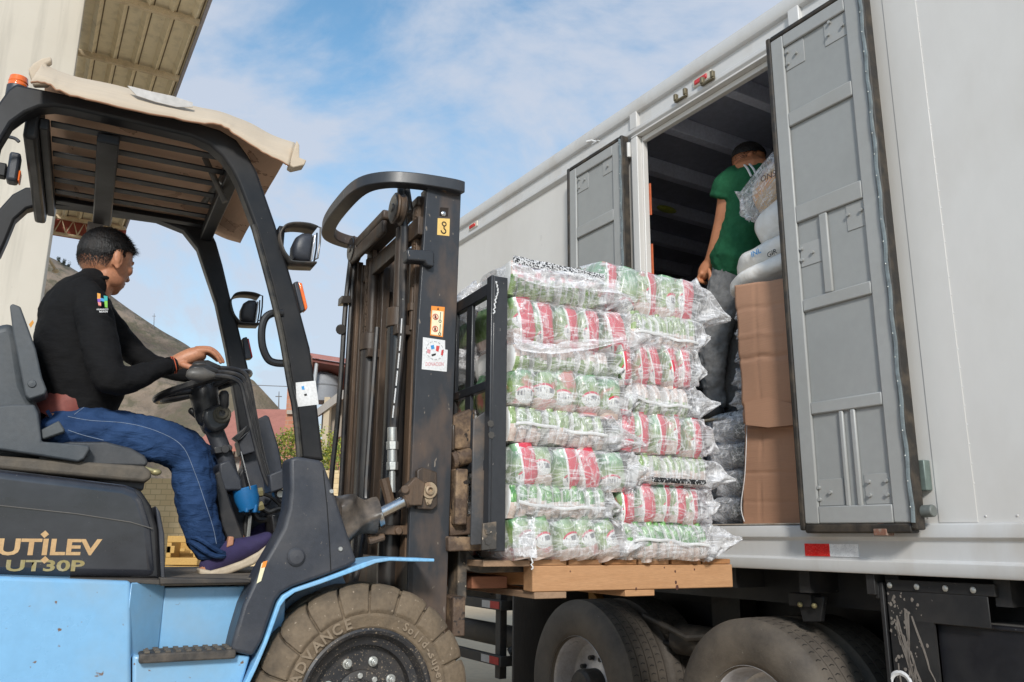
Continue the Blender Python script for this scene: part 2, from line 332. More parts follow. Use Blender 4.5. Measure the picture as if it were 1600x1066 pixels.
def brick(name,a,b,mortar,sc,w=.5,h=.25):
    q=NT(name); t=q.n.new('ShaderNodeTexBrick'); c=q.coord()
    s=q.sep(c); cb=q.n.new('ShaderNodeCombineXYZ'); q.l.new(q.math('ADD',s[0],s[1]),cb.inputs[0]); q.l.new(s[2],cb.inputs[1]); q.l.new(cb.outputs[0],t.inputs['Vector'])
    t.inputs['Color1'].default_value=(*a,1);t.inputs['Color2'].default_value=(*b,1);t.inputs['Mortar'].default_value=(*mortar,1);t.inputs['Scale'].default_value=sc;t.inputs['Mortar Size'].default_value=.018;t.inputs['Brick Width'].default_value=w;t.inputs['Row Height'].default_value=h
    k=q.mix(q.rng(q.noise(c,2.5),.3,.7,0,.4),t.outputs['Color'],tuple(x*.8 for x in a)); q.col(k,.9); q.bump(t.outputs['Fac'],-.4); return q.m
redbrick=brick('red_brick',(.46,.19,.115),(.52,.235,.15),(.42,.30,.23),2.2); paintbrick=brick('pale_yellow_brick',(.72,.55,.31),(.78,.62,.38),(.50,.38,.22),2.6)
def hillmat():
    q=NT('dry_hillside'); c=q.coord(); n1=q.noise(c,.035,8,.62); n2=q.noise(c,.16,8,.7); n3=q.noise(c,.012,4)
    k=q.mix(q.rng(n1,.43,.57),(.095,.072,.052),(.25,.19,.14)); k=q.mix(q.rng(n2,.46,.58,0,.8),k,(.085,.08,.045)); k=q.mix(q.rng(n3,.5,.7,0,.4),k,(.22,.165,.115)); q.col(k,.95); q.bump(n1,1.0,6.0); return q.m
def groundmat():
    q=NT('dusty_concrete_ground'); c=q.coord(); n1=q.noise(c,.5,8); n2=q.noise(c,9,6)
    k=q.mix(q.rng(n1,.3,.7),(.52,.395,.25),(.60,.47,.31)); k=q.mix(q.rng(n2,.45,.7,0,.35),k,(.34,.27,.2)); q.col(k,.9); q.bump(n2,.15); return q.m
def wallmat(name,a,b):
    q=NT(name); c=q.coord(); n1=q.noise(c,.5,6); n2=q.noise(q.coord(scale=(6,6,.4)),1.2,5); n3=q.noise(c,26,3)
    k=q.mix(q.rng(n1,.35,.65),a,b); k=q.mix(q.rng(n2,.48,.72,0,.6),k,tuple(x*.66 for x in b)); k=q.mix(q.rng(n3,.74,.76,0,.6),k,(.2,.17,.14)); q.col(k,.8); return q.m
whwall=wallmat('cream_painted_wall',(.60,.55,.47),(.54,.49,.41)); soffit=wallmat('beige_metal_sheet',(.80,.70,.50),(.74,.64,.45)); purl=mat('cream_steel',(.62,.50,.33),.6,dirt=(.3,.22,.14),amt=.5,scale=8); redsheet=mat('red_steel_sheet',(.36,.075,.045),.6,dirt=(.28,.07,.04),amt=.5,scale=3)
# ---------------------------------------------------------------- the setting
HILL=hillmat()
def sheet(name,x0,x1,y0,y1,z,m):
    b=MB(); b.face([V(x0,y0,z),V(x1,y0,z),V(x1,y1,z),V(x0,y1,z)]); return tag(b.build(name,m),kind='structure')
sheet('yard_ground',-900,900,-300,1500,0,groundmat())
b=MB(); b.prism([TF@V(-26,-1.45,-.5),TF@V(20,-1.45,-.5),TF@V(20,-30,-.5),TF@V(-26,-30,-.5)],V(0,0,1.03)); tag(b.build('loading_apron',mat('apron_concrete',(.56,.49,.40),.9,dirt=(.42,.36,.29),amt=.6,scale=1.2),bevel=.03),kind='structure')
def hill(name,sil,Y,depth,seed):
    # ridge line through the given directions, falling away both ways
    pts=[Wp(a,b_,Y) for a,b_ in sil]; pts=smooth(pts,10); rs=[]
    K=26
    for p in pts:
        row=[]
        for k in range(K+1):
            t=k/K; f=1-t; y=p.y-depth*t
            h=p.z*(f**1.15); nzv=noise.fractal(V(p.x*.03,y*.03,seed),1,2,6)*p.z*.10*min(1,t*5)
            row.append(V(p.x+(p.x*.12*t),y,max(h+nzv,-1)))
        row.insert(0,V(p.x*1.1,p.y+depth*.7,-2)); rs.append(row)
    b=MB(); vs=[[b.bm.verts.new(p) for p in r] for r in rs]
    for i in range(len(vs)-1):
        for j in range(len(vs[0])-1): b.bm.faces.new((vs[i][j],vs[i+1][j],vs[i+1][j+1],vs[i][j+1]))
    o=b.build(name,HILL,angle=80); return tag(o,kind='structure')
hill('hill',[(-420,300),(-200,330),(0,372),(78,402),(130,430),(195,478),(250,515),(300,545),(345,590),(378,612),(440,690),(520,760),(700,830)],320,210,1.3)
hill('hill',[(-300,560),(0,540),(150,560),(260,600),(330,598),(372,588),(393,593),(403,602),(420,620),(443,645),(475,678),(520,725),(640,830),(760,850)],250,50,5.1)
# ---- warehouse on the left
wh=thing('warehouse','cream warehouse with beige overhanging eave and red gable beam','warehouse',BF)
b=MB(); b.box((0,0,0),(8.3,14,7.85)); b.box((-.25,.0,-.0),(0,14,8.6)); b.build('wall',whwall,wh,bevel=.01)
b=MB()
for i in range(15): 
    y=.55+i*.95
    if i in(1,3,6,9): b.box((-.258,y,0),(-.25,y+.02,8.6))
b.build('wall_joint',mat('joint_grey',(.42,.38,.32),.8),wh)
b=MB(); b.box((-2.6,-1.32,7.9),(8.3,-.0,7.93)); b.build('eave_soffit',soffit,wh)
b=MB()
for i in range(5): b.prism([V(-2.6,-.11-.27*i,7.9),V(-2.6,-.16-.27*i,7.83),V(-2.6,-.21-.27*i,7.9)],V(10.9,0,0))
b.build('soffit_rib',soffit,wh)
b=MB()
for i in range(5): b.box((-2.6,-.222-.27*i,7.893),(8.28,-.208-.27*i,7.8985))
b.build('soffit_seam',mat('seam_brown',(.16,.12,.07),.8),wh)
b=MB(); 
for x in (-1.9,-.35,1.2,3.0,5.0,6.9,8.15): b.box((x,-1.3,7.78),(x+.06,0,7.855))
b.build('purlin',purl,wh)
b=MB(); b.box((8.2,-1.34,7.46),(8.3,0,7.5)); b.box((8.2,-1.34,7.80),(8.24,0,7.855))
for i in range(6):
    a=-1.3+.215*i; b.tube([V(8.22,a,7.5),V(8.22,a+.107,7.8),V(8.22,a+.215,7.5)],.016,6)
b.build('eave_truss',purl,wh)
b=MB(); b.box((8.32,-1.36,7.46),(8.36,0,7.84)); b.build('gable_beam',redsheet,wh)
b=MB(); b.box((-2.6,-1.36,7.86),(8.4,-1.32,8.05)); b.build('fascia',mat('fascia_grey',(.33,.32,.36),.5),wh)
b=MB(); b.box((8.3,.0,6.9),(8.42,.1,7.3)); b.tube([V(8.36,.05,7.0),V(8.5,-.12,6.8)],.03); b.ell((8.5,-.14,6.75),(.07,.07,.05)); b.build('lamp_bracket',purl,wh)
b=MB(); b.box((-.33,2.05,3.6),(-.26,2.7,8.4)); b.build('window_strip',mat('bluish_window',(.16,.24,.36),.2),wh)
# ---- brick house, pillar, tank, shelter behind the mast
Y=27.
def Wb(l,Y): return [Wp(a,b_,Y) for a,b_ in l]
bh=thing('brick_house','unfinished red brick house with timber porch roof behind the forklift mast','house')
b=MB(); p=Wp(380,668,Y); q=Wp(640,700,Y); b.box((p.x,Y+1.5,0),(q.x,Y+8,Wp(500,678,Y).z)); b.build('wall',redbrick,bh)
b=MB(); p=Wp(508,625,Y); q=Wp(620,625,Y); b.box((p.x,Y+2.2,Wp(440,690,Y).z),(q.x,Y+7,Wp(508,612,Y).z)); b.build('upper_wall',redbrick,bh)
b=MB(); p=Wp(483,560,Y); q=Wp(640,585,Y); b.prism([V(p.x,Y-.6,p.z-.2),V(q.x,Y-.6,q.z-.2),V(q.x,Y+4,q.z-.9),V(p.x,Y+4,p.z-.9)],V(0,0,.12)); b.build('porch_roof',mat('rusty_roof_sheet',(.16,.05,.04),.7),bh)
b=MB(); b.prism([V(p.x-.1,Y-.7,p.z-.08),V(q.x,Y-.7,q.z-.08),V(q.x,Y-.6,q.z-.05),V(p.x-.1,Y-.6,p.z-.05)],V(0,0,.14)); b.build('roof_edge',mat('roof_edge_red',(.36,.15,.13),.6),bh)
b=MB(); b.cyl(Wp(496,558,Y-.5),Wp(491,600,Y-.5),.06); b.build('roof_post',mat('galvanised',(.42,.43,.44),.5,.3),bh)
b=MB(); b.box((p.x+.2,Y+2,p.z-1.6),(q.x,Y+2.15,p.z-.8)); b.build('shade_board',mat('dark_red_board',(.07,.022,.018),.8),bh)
b=MB(); b.prism(Wb([(494,640),(530,612),(560,600),(560,612),(530,626),(494,652)],Y-.3),V(0,.5,.1)); b.build('beam',mat('weathered_timber',(.33,.30,.27),.8),bh)
b=MB(); b.box((Wp(505,690,Y).x,Y-.2,0),(Wp(514,690,Y).x,Y+.1,Wp(505,622,Y).z)); b.build('post',mat('pale_timber',(.50,.41,.29),.8),bh)
b=MB(); b.box((Wp(496,690,Y).x,Y+.4,Wp(514,680,Y).z),(Wp(528,690,Y).x,Y+1.4,Wp(514,620,Y).z)); b.build('shed_wall',mat('shed_brown',(.30,.25,.20),.8),bh)
tk=MB(); c=Wp(506,606,Y+.4); tk.lathe([(.01,.55),(.2,.52),(.5,.36),(.52,.1),(.55,.05),(.52,0),(.54,-.2),(.52,-.5),(.01,-.5)],c,24,'z'); tag(tk.build('water_tank',mat('tank_grey',(.24,.25,.27),.6)),'grey plastic water tank under the brick house porch roof','water tank')
pl=MB(); l=[(452,556),(476,546),(476,760),(440,760)]; pl.prism(Wb(l,22),V(0,.9,0)); 
pl=pl.build('pillar_shaft',redbrick); pt=thing('brick_pillar','tall tapering red brick pillar left of the brick house','pillar'); pl.parent=pt
b=MB(); b.box((Wp(443,690,21.8).x,21.9,Wp(443,646,21.8).z),(Wp(478,690,21.8).x,22.95,Wp(443,640,21.8).z)); b.build('concrete_band',mat('band_concrete',(.42,.36,.30),.9),pt)
# low red-roofed house seen past the steering column
lh=thing('low_house','low red roofed house seen past the steering column','house')
p=Wp(318,700,30);q=Wp(446,700,30); b=MB(); b.box((p.x,30.3,0),(q.x,34,Wp(318,712,30).z)); b.build('wall',mat('pale_plaster',(.46,.43,.39),.9),lh)
b=MB(); b.prism([V(p.x-.3,29.6,Wp(440,706,29.6).z),V(q.x+.3,29.6,Wp(440,706,29.6).z),V(q.x+.3,34,Wp(440,645,34).z),V(p.x-.3,34,Wp(440,645,34).z)],V(0,0,.14)); b.build('roof',mat('red_tin_roof',(.44,.17,.12),.7,dirt=(.3,.12,.09),amt=.5,scale=2),lh)
b=MB()
for i in range(9): x=p.x+.25*i+.3; b.box((x,30.15,.2),(x+.04,30.2,Wp(318,690,30).z))
b.build('railing',mat('rail_rust',(.22,.11,.09),.7),lh)
# pale yellow painted brick wall with crates
b=MB(); b.box((Wp(120,690,15).x,15,0),(Wp(470,690,15).x,15.2,Wp(270,748,15).z)); tag(b.build('brick_wall',paintbrick),'pale yellow painted brick wall behind the forklift floor','wall')
b=MB(); b.box((Wp(500,690,16).x,16,0),(Wp(640,690,16).x,16.2,Wp(515,735,16).z)); tag(b.build('brick_wall',paintbrick),'short stretch of pale brick wall left of the mast','wall')
crate_m=mat('yellow_crate_plastic',(.50,.30,.085),.5,dirt=(.4,.23,.07),amt=.4,scale=8)
def crate(px0,px1,py,Y,label):
    a=Wp(px0,py,Y);c=Wp(px1,py,Y); x0,x1,z1=a.x,c.x,a.z; h=.36
    r=thing('crate',label,'crate',Matrix.Translation(V(x0,Y,z1)),'yellow crates behind the forklift'); w=x1-x0; n=3
    b=MB()
    for k in range(n):
        z=-h*(k+1)
        b.box((0,0,z),(w,.03,z+.09));b.box((0,0,z+.14),(.1,.03,z+.23));b.box((w-.1,0,z+.14),(w,.03,z+.23));b.box((0,0,z+.27),(w,.03,z+.35)); b.box((0,0,z+.09),(.06,.03,z+.27)); b.box((w-.06,0,z+.09),(w,.03,z+.27)); b.box((w*.42,0,z+.16),(w*.58,.03,z+.2))
        b.box((0,.03,z),(.03,.4,z+.35)); b.box((w-.03,.03,z),(w,.4,z+.35)); b.box((0,.37,z),(w,.4,z+.35)); b.box((.03,.03,z),(w-.03,.37,z+.02))
    b.build('crate_stack',crate_m,r,bevel=.008)
crate(262,312,836,10.5,'yellow slotted plastic crate stack in front of the pale brick wall, nearer one')
crate(300,345,846,11.4,'yellow slotted plastic crate stack half hidden behind the driver leg')
# shrub
leafm=[mat('leaf_yellow_green',(.36,.36,.05),.6,var=.3),mat('leaf_green',(.18,.25,.05),.6,var=.3),mat('leaf_pale',(.46,.42,.09),.6,var=.3)]
darkleaf=[mat('dark_leaf',(.03,.045,.035),.7,var=.3)]*3
def shrub(name,label,cat,c,rad,n,sz,seed,lm=None):
    rr=random.Random(seed); t=thing(name,label,cat,Matrix.Translation(V(c[0],c[1],0)))
    b=MB(); 
    for k in range(7): 
        e=V(rr.uniform(-1,1)*rad[0]*.7,rr.uniform(-1,1)*rad[1]*.7,c[2]+rr.uniform(-.3,.8)*rad[2]); b.tube([V(0,0,0),e*.5+V(0,0,.1),e],[.035,.02,.006],6)
    b.build('stem',mat('shrub_stem',(.16,.11,.07),.8),t)
    b=MB(); cl=[V(rr.gauss(0,.45)*rad[0],rr.gauss(0,.45)*rad[1],c[2]+rr.gauss(0,.45)*rad[2]) for _ in range(26)]
    for i in range(n):
        p=rr.choice(cl)+V(rr.gauss(0,.16)*rad[0],rr.gauss(0,.16)*rad[1],rr.gauss(0,.16)*rad[2])
        d=V(rr.gauss(0,1),rr.gauss(0,1),rr.gauss(0,1)).normalized(); u=d.orthogonal().normalized(); l=sz*rr.uniform(.6,1.3)
        f=b.face([p,p+d*l*.5+u*l*.25,p+d*l,p+d*l*.5-u*l*.25]); f.material_index=rr.choice((0,0,0,1,1,2))
    b.build('foliage',lm or leafm,t,recalc=False)
shrub('shrub','yellow green leafy shrub in front of the red brick pillar','shrub',(Wp(452,690,19).x,19,Wp(452,714,19).z),(.5,.5,.55),1300,.08,3)
shrub('shrub','yellow green leafy shrub seen between front guard leg and mast','shrub',(Wp(515,690,19.4).x,19.4,Wp(515,712,19.4).z),(.42,.5,.62),1200,.08,4)
# far trees and poles on the hill
for i,(px,py,Yh) in enumerate(((100,412,318),(107,418,320),(92,408,320))):
    c=Wp(px,py-2,Yh); shrub('hill_tree',('small dark tree on the hill crest, middle of the three','small dark tree on the hill crest, lowest on the right','small dark tree on the hill crest, leftmost of the three')[i],'tree',(c.x,c.y,c.z),(.55,.55,1.5),300,.45,20+i,darkleaf)
polem=mat('pole_grey',(.16,.15,.15),.8)
for px,py0,py1,Yh,lab in ((241,490,522,318,'thin lattice mast standing on the hill slope'),(436,612,655,180,'thin utility pole in front of the lower hill')):
    a=Wp(px,py0,Yh);c=Wp(px,py1,Yh); b=MB(); b.tube([c-V(0,0,3),a],[.22,.08],6); b.box((a.x-.7,a.y-.05,a.z-1.2),(a.x+.7,a.y+.05,a.z-1.0)); tag(b.build('utility_pole',polem),lab,'pole')
a=Wp(300,597,60);c=Wp(600,606,60); b=MB(); b.tube([a,(a+c)/2-V(0,0,.12),c],.03,6,sub=6); tag(b.build('power_line',polem),'thin dark power line crossing behind the guard legs','cable')
# ================================================================ the trailer
TR=thing('semi_trailer','white box trailer with two open grey side doors and a dark interior','trailer',TF)
XL,XR=-7.85,3.4; OX0,OX1=-3.65,-2.56; Z0,Z1=1.475,3.86
b=MB(); b.box((XL,0,Z0),(OX0-.07,.035,3.90)); b.box((OX1,0,Z0),(XR,.035,3.90)); b.box((OX0-.07,0,Z1+.05),(OX1,.035,3.90)); b.build('side_wall',white,TR)
# cornice rails along the roof
b=MB()
b.prism([V(XL,-.028,3.915),V(XL,-.004,3.896),V(XL,.04,3.896),V(XL,.04,3.955),V(XL,.008,3.96),V(XL,-.028,3.94)],V(XR-XL,0,0))
b.prism([V(XL,.004,3.955),V(XL,.04,3.955),V(XL,.04,4.06),V(XL,.004,4.06)],V(XR-XL,0,0))
b.prism([V(XL,-.024,4.125),V(XL,-.03,4.075),V(XL,-.018,4.05),V(XL,.006,4.045),V(XL,.05,4.06),V(XL,.05,4.14),V(XL,0,4.14)],V(XR-XL,0,0))
b.build('roof_rail',whiterail,TR,bevel=.004)
b=MB()
for x in (-3.70,-2.43,-.2,1.6): b.box((x-.035,-.022,3.945),(x+.035,.02,4.06))
b.build('rail_bracket',whiterail,TR,bevel=.006)
b=MB(); b.box((OX0-.07,-.026,Z0),(OX0-.012,.048,Z1+.02)); b.box((OX0-.012,.012,Z0),(OX0,.052,Z1)); b.build('door_jamb',white,TR,bevel=.004)
b=MB(); b.box((OX0-.07,-.026,Z1+.022),(OX1,.05,Z1+.034)); b.box((OX0-.01,.012,Z1-.012),(OX1,.046,Z1+.02)); b.build('door_lintel',white,TR,bevel=.003)
# bottom rail profile
b=MB(); P=[(.0,1.475),(-.02,1.468),(-.028,1.44),(-.028,1.418),(-.012,1.405),(-.012,1.33),(-.03,1.322),(-.03,1.285),(-.022,1.27),(.06,1.27),(.06,1.475)]
b.prism([V(XL,a,z) for a,z in P],V(XR-XL,0,0)); b.build('bottom_rail',whiterail,TR,bevel=.003)
b=MB(); 
for i in range(70):
    x=-2.0+.115*i
    if x<XR: b.ell((x,-.0005,1.497),(.005,.0025,.005),n=8,m=6)
for i in range(34): b.ell((-1.80,-.0005,1.62+.075*i),(.004,.0018,.004),n=8,m=6)
b.build('rivets',whiterail,TR)
b=MB(); b.box((-1.955,-.003,Z0),(-1.80,.0,3.89)); b.build('panel_seam',white,TR,bevel=.002)
# sill clutter at the opening
b=MB(); b.box((OX0,-.012,1.476),(OX1,.06,1.482)); b.build('sill_plate',mat('worn_sill',(.45,.40,.34),.6,dirt=(.25,.17,.11),amt=.8,scale=16),TR)
# reflective tape
b=MB(); b.box((-2.600,-.0165,1.336),(-2.466,-.0125,1.390)); b.build('reflective_tape_red',tapered,TR)
b=MB(); b.box((-2.466,-.0165,1.336),(-2.322,-.0125,1.390)); b.build('reflective_tape_white',tapewhite,TR)
# marker lights and hooks
for x in (-5.84,-3.10,1.0):
    b=MB(); b.box((x-.075,-.008,3.975),(x+.075,.004,4.025)); o=b.build('marker_light',cream,TR,bevel=.02,seg=3)
    b=MB(); b.box((x-.055,-.016,3.983),(x+.045,-.006,4.013)); b.build('lens',redlens,o,bevel=.006)
for x in (-3.02,-3.24):
    b=MB(); b.box((x-.05,-.05,3.925),(x+.05,-.03,3.935)); b.box((x-.05,-.055,3.935),(x-.03,-.03,3.975)); b.box((x+.03,-.055,3.935),(x+.05,-.03,3.975)); b.build('door_hook',brass,TR,bevel=.003)
b=MB(); b.cyl((-3.74,-.03,3.76),(-3.74,-.03,3.86),.017); b.box((-3.775,-.02,3.77),(-3.70,.0,3.85)); b.build('hinge',whiterail,TR,bevel=.003)
b=MB(); b.box((-4.10,-.05,4.0),(-4.03,-.03,4.005)); b.tube([V(-4.05,-.03,4.0),V(-4.10,-.05,4.03),V(-4.12,-.08,4.02)],.008); b.build('door_hook',whiterail,TR)
# interior
b=MB(); b.box((XL,.10,1.40),(XR,2.50,1.475)); b.build('floor',floorwood,TR)
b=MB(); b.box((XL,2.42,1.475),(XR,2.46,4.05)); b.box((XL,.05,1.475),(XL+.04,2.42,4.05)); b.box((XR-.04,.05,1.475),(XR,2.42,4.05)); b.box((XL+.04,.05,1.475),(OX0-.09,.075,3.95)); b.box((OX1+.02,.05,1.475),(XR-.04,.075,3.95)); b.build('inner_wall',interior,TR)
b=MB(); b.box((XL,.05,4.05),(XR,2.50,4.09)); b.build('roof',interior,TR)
b=MB(); b.box((XL,-.0,4.14),(XR,2.5,4.155)); b.build('roof_skin',whiterail,TR)
b=MB(); b.box((XL,2.47,1.3),(XR,2.5,4.14)); b.box((XL-.03,0,1.3),(XL-.001,2.5,4.14)); b.build('outer_skin',white,TR)
b=MB(); x=-7.43
while x<3.2:
    b.prism([V(x,.08,3.955),V(x+.07,.08,3.955),V(x+.095,.08,4.048),V(x-.03,.08,4.048)],V(0,2.33,0)); x+=.54
b.build('roof_bow',interior_bow,TR,bevel=.004)
b=MB(); x=-8.3
while x<3.2: b.box((x,2.37,1.48),(x+.09,2.42,3.95)); x+=.6
for z in (1.9,2.35,2.8,3.25,3.65): b.box((XL+.05,2.385,z),(XR-.05,2.415,z+.06))
b.build('wall_post',interior_bow,TR)
b=MB(); 
for z0,z1 in ((3.36,3.57),(2.95,3.17)): b.box((OX0-.006,.054,z0),(OX0+.008,.062,z1))
b.build('orange_tag',mat('orange_tag_plastic',(.55,.13,.05),.6),TR)
b=MB(); c=V(-4.57,1.04,3.94); b.ell(c,(.035,.10,.025)); b.build('roof_lamp',mat('lime_lamp_lens',(.45,.50,.08),.3),TR)
# ---------------- doors
def door(name,x0,x1,z0,z1,y,rails,splits,plates,label,hinge_right):
    # inner face looks out of the truck at local y; thickness runs back towards the wall
    T=.055; st=.075
    D=MB(); D.box((x0,y+.016,z0),(x1,y+T,z1)); o=D.build(name,doorpanel,TR); o['label']=label
    b=MB()
    b.box((x0,y,z0),(x0+st,y+.016,z1)); b.box((x1-st,y,z0),(x1,y+.016,z1))
    zz=[z0]+[v for r in rails for v in r]+[z1]
    b.box((x0+st,y+.0005,z0),(x1-st,y+.016,z0+.075)); b.box((x0+st,y+.0005,z1-.07),(x1-st,y+.016,z1))
    for a,c in rails: b.box((x0+st,y+.0005,a),(x1-st,y+.016,c))
    for xa,xb,za,zb in splits: b.box((xa,y+.001,za),(xb,y+.016,zb))
    b.build('door_frame',doorgrey,o,bevel=.006)
    for xa,xb,za,zb,bolts in plates:
        b=MB(); b.box((xa,y+.0125,za),(xb,y+.0162,zb)); p=b.build('hinge_plate',doorgrey,o,bevel=.0015)
        b=MB()
        for u,v in bolts: 
            c=V(xa+(xb-xa)*u,y+.012,za+(zb-za)*v); b.cyl(c,c+V(0,-.012,0),.008,8)
        b.build('bolts',doorgrey,p)
    m=.028
    b=MB()
    for l in (((x0-m,y-.004,z0-m),(x0-.001,y+T,z1+m)),((x1+.001,y-.004,z0-m),(x1+m,y+T,z1+m)),((x0-.001,y-.002,z1+.001),(x1+.001,y+T-.002,z1+m)),((x0-.001,y-.002,z0-m-.012),(x1+.001,y+T-.002,z0-.001))): b.box(*l)
    b.build('door_seal',seal,o,bevel=.008)
    xs=x1 if hinge_right else x1
    b=MB(); b.tube([V(xs+.014+.003*math.sin(k*1.7),y-.006,z0+(z1-z0)*k/40) for k in range(41)],.0085,6); 
    b.build('seal_strip',sealgrey,o)
    b=MB()
    for k in range(24): b.ell((xs+.013,y-.0145,z0+.06+(z1-z0-.1)*k/23),(.003,.002,.003),n=6,m=5)
    b.build('rivets',zinc,o)
    return o
yd=-.105
L0=Tp(1231,450,yd).x; R0=Tp(1386,450,yd).x; zb=Tp(1256,819,yd).z; zt=Tp(1204,66,yd).z
def zr(px,py): return Tp(px,py,yd).z
rl=[(zr(1243,322),zr(1243,349)),(zr(1223,181),zr(1224,203)),(zr(1254,488),zr(1256,468)),(zr(1263,649),zr(1261,630))]
rl=[tuple(sorted(r)) for r in rl]
rr_=sorted(rl)
x3=Tp(1283,400,yd).x; x3b=Tp(1296,400,yd).x; x5=Tp(1315,720,yd).x; x5b=Tp(1322,720,yd).x; x5c=Tp(1333,720,yd).x; x5d=Tp(1341,720,yd).x
sp=[(x3,x3b,rr_[1][1],rr_[2][0]),(x5,x5b,zb+.07,rr_[0][0]),(x5c,x5d,zb+.07,rr_[0][0])]
W_=R0-L0
pls=[(L0+.076,L0+.19,zt-.2,zt-.071,((.15,.25),(.15,.75),(.6,.5))),(R0-.20,R0-.076,zt-.19,zt-.071,((.2,.4),(.85,.45),(.3,.9))),
 (R0-.17,R0-.076,rr_[2][0]-.125,rr_[2][0]-.001,((.15,.6),(.85,.6))),(L0+.076,x3-.002,rr_[1][1]+.16,rr_[1][1]+.27,((.1,.3),(.1,.8),(.6,.5))),
 (L0+.076,x5-.01,zb+.0765,zb+.19,((.05,.25),(.05,.7),(.5,.5))),(R0-.20,R0-.076,zb+.0765,zb+.2,((.2,.3),(.85,.3),(.2,.75),(.85,.75)))]
door('door',L0,R0,zb,zt,yd,rl,sp,pls,'larger looking grey door swung open on the right of the doorway',False)
y2=-.085
lx0=Tp(890,330,y2).x; lx1=Tp(970,330,y2).x; lz=Tp(887,270,y2).z
b=0
r1=sorted((Tp(893,360,y2).z,Tp(893,377,y2).z)); 
door('door',lx0,lx1,1.50,lz,y2,[tuple(r1),(r1[0]-.62,r1[0]-.55),(1.98,2.05)],[],[(lx0+.076,lx0+.20,lz-.19,lz-.071,((.2,.3),(.2,.8),(.7,.6))),(lx1-.19,lx1-.078,lz-.17,lz-.071,((.5,.5),))],'narrow looking grey door folded back on the left of the doorway',True)
# door hold-backs right of the door
b=MB(); b.box((-2.03,-.045,1.60),(-1.965,-.003,1.72)); b.build('door_latch',mat('green_grey_metal',(.16,.20,.18),.5,.3),TR,bevel=.004)
b=MB(); b.cyl((-2.04,-.06,1.515),(-1.935,-.06,1.52),.024); b.build('door_roller',mat('grey_roller',(.13,.14,.13),.5),TR,bevel=.004)
b=MB(); b.box((-2.175,-.11,1.425),(-2.115,-.06,1.452)); b.box((-2.16,-.10,1.452),(-2.13,-.07,1.49)); b.build('lock_cam',mat('rusty_cam',(.25,.12,.08),.6,.3,dirt=(.4,.36,.3),amt=.8,scale=40),TR,bevel=.003)
# ---------------- running gear
b=MB(); b.box((XL,.25,1.10),(XR,.33,1.27)); b.box((XL,.80,.80),(XR,.92,1.27)); b.box((XL,1.6,.80),(XR,1.72,1.27))
x=XL+.2
while x<XR: b.box((x,.05,1.17),(x+.06,2.4,1.268)); x+=.45
b.build('chassis_beam',chassis,TR)
b=MB()
for x in (-4.40,-3.05):
    b.cyl((x,.3,.52),(x,2.2,.52),.07); b.cyl((x+.25,.55,.75),(x+.25,.85,.75),.12); b.tube([V(x-.5,.72,.72),V(x,.72,.62),V(x+.5,.72,.72)],.05)
    for k in range(6): b.box((x-.45+.04*k,.62,.66+.022*k),(x+.45-.04*k,.70,.68+.022*k))
b.box((-3.85,.62,.7),(-3.62,.76,1.1)); b.cyl((-3.9,.4,.83),(-3.5,.4,.83),.09); b.tube([V(-4.1,.3,.95),V(-3.7,.28,.86),V(-3.4,.33,.9)],.02); b.tube([V(-4.0,.36,.8),V(-3.6,.38,.76),V(-3.3,.33,.82)],.018)
b.build('suspension',mat('greasy_suspension',(.03,.026,.022),.6,dirt=(.09,.075,.06),amt=.7,scale=12),TR)
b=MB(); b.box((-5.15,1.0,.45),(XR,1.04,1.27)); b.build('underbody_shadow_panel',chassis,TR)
b=MB(); b.box((-2.83,.12,1.10),(-2.70,.2,1.16)); b.prism([V(-2.80,.14,1.15),V(-2.64,.14,1.15),V(-2.67,.14,1.04),V(-2.77,.14,1.03)],V(0,.03,0)); b.build('air_line_bracket',chassis,TR,bevel=.004)
b=MB(); 
for x in(-2.76,-2.68): b.ell((x,.118,1.11),(.013,.013,.013),n=8,m=6)
b.build('air_fitting',greasebrass,TR)
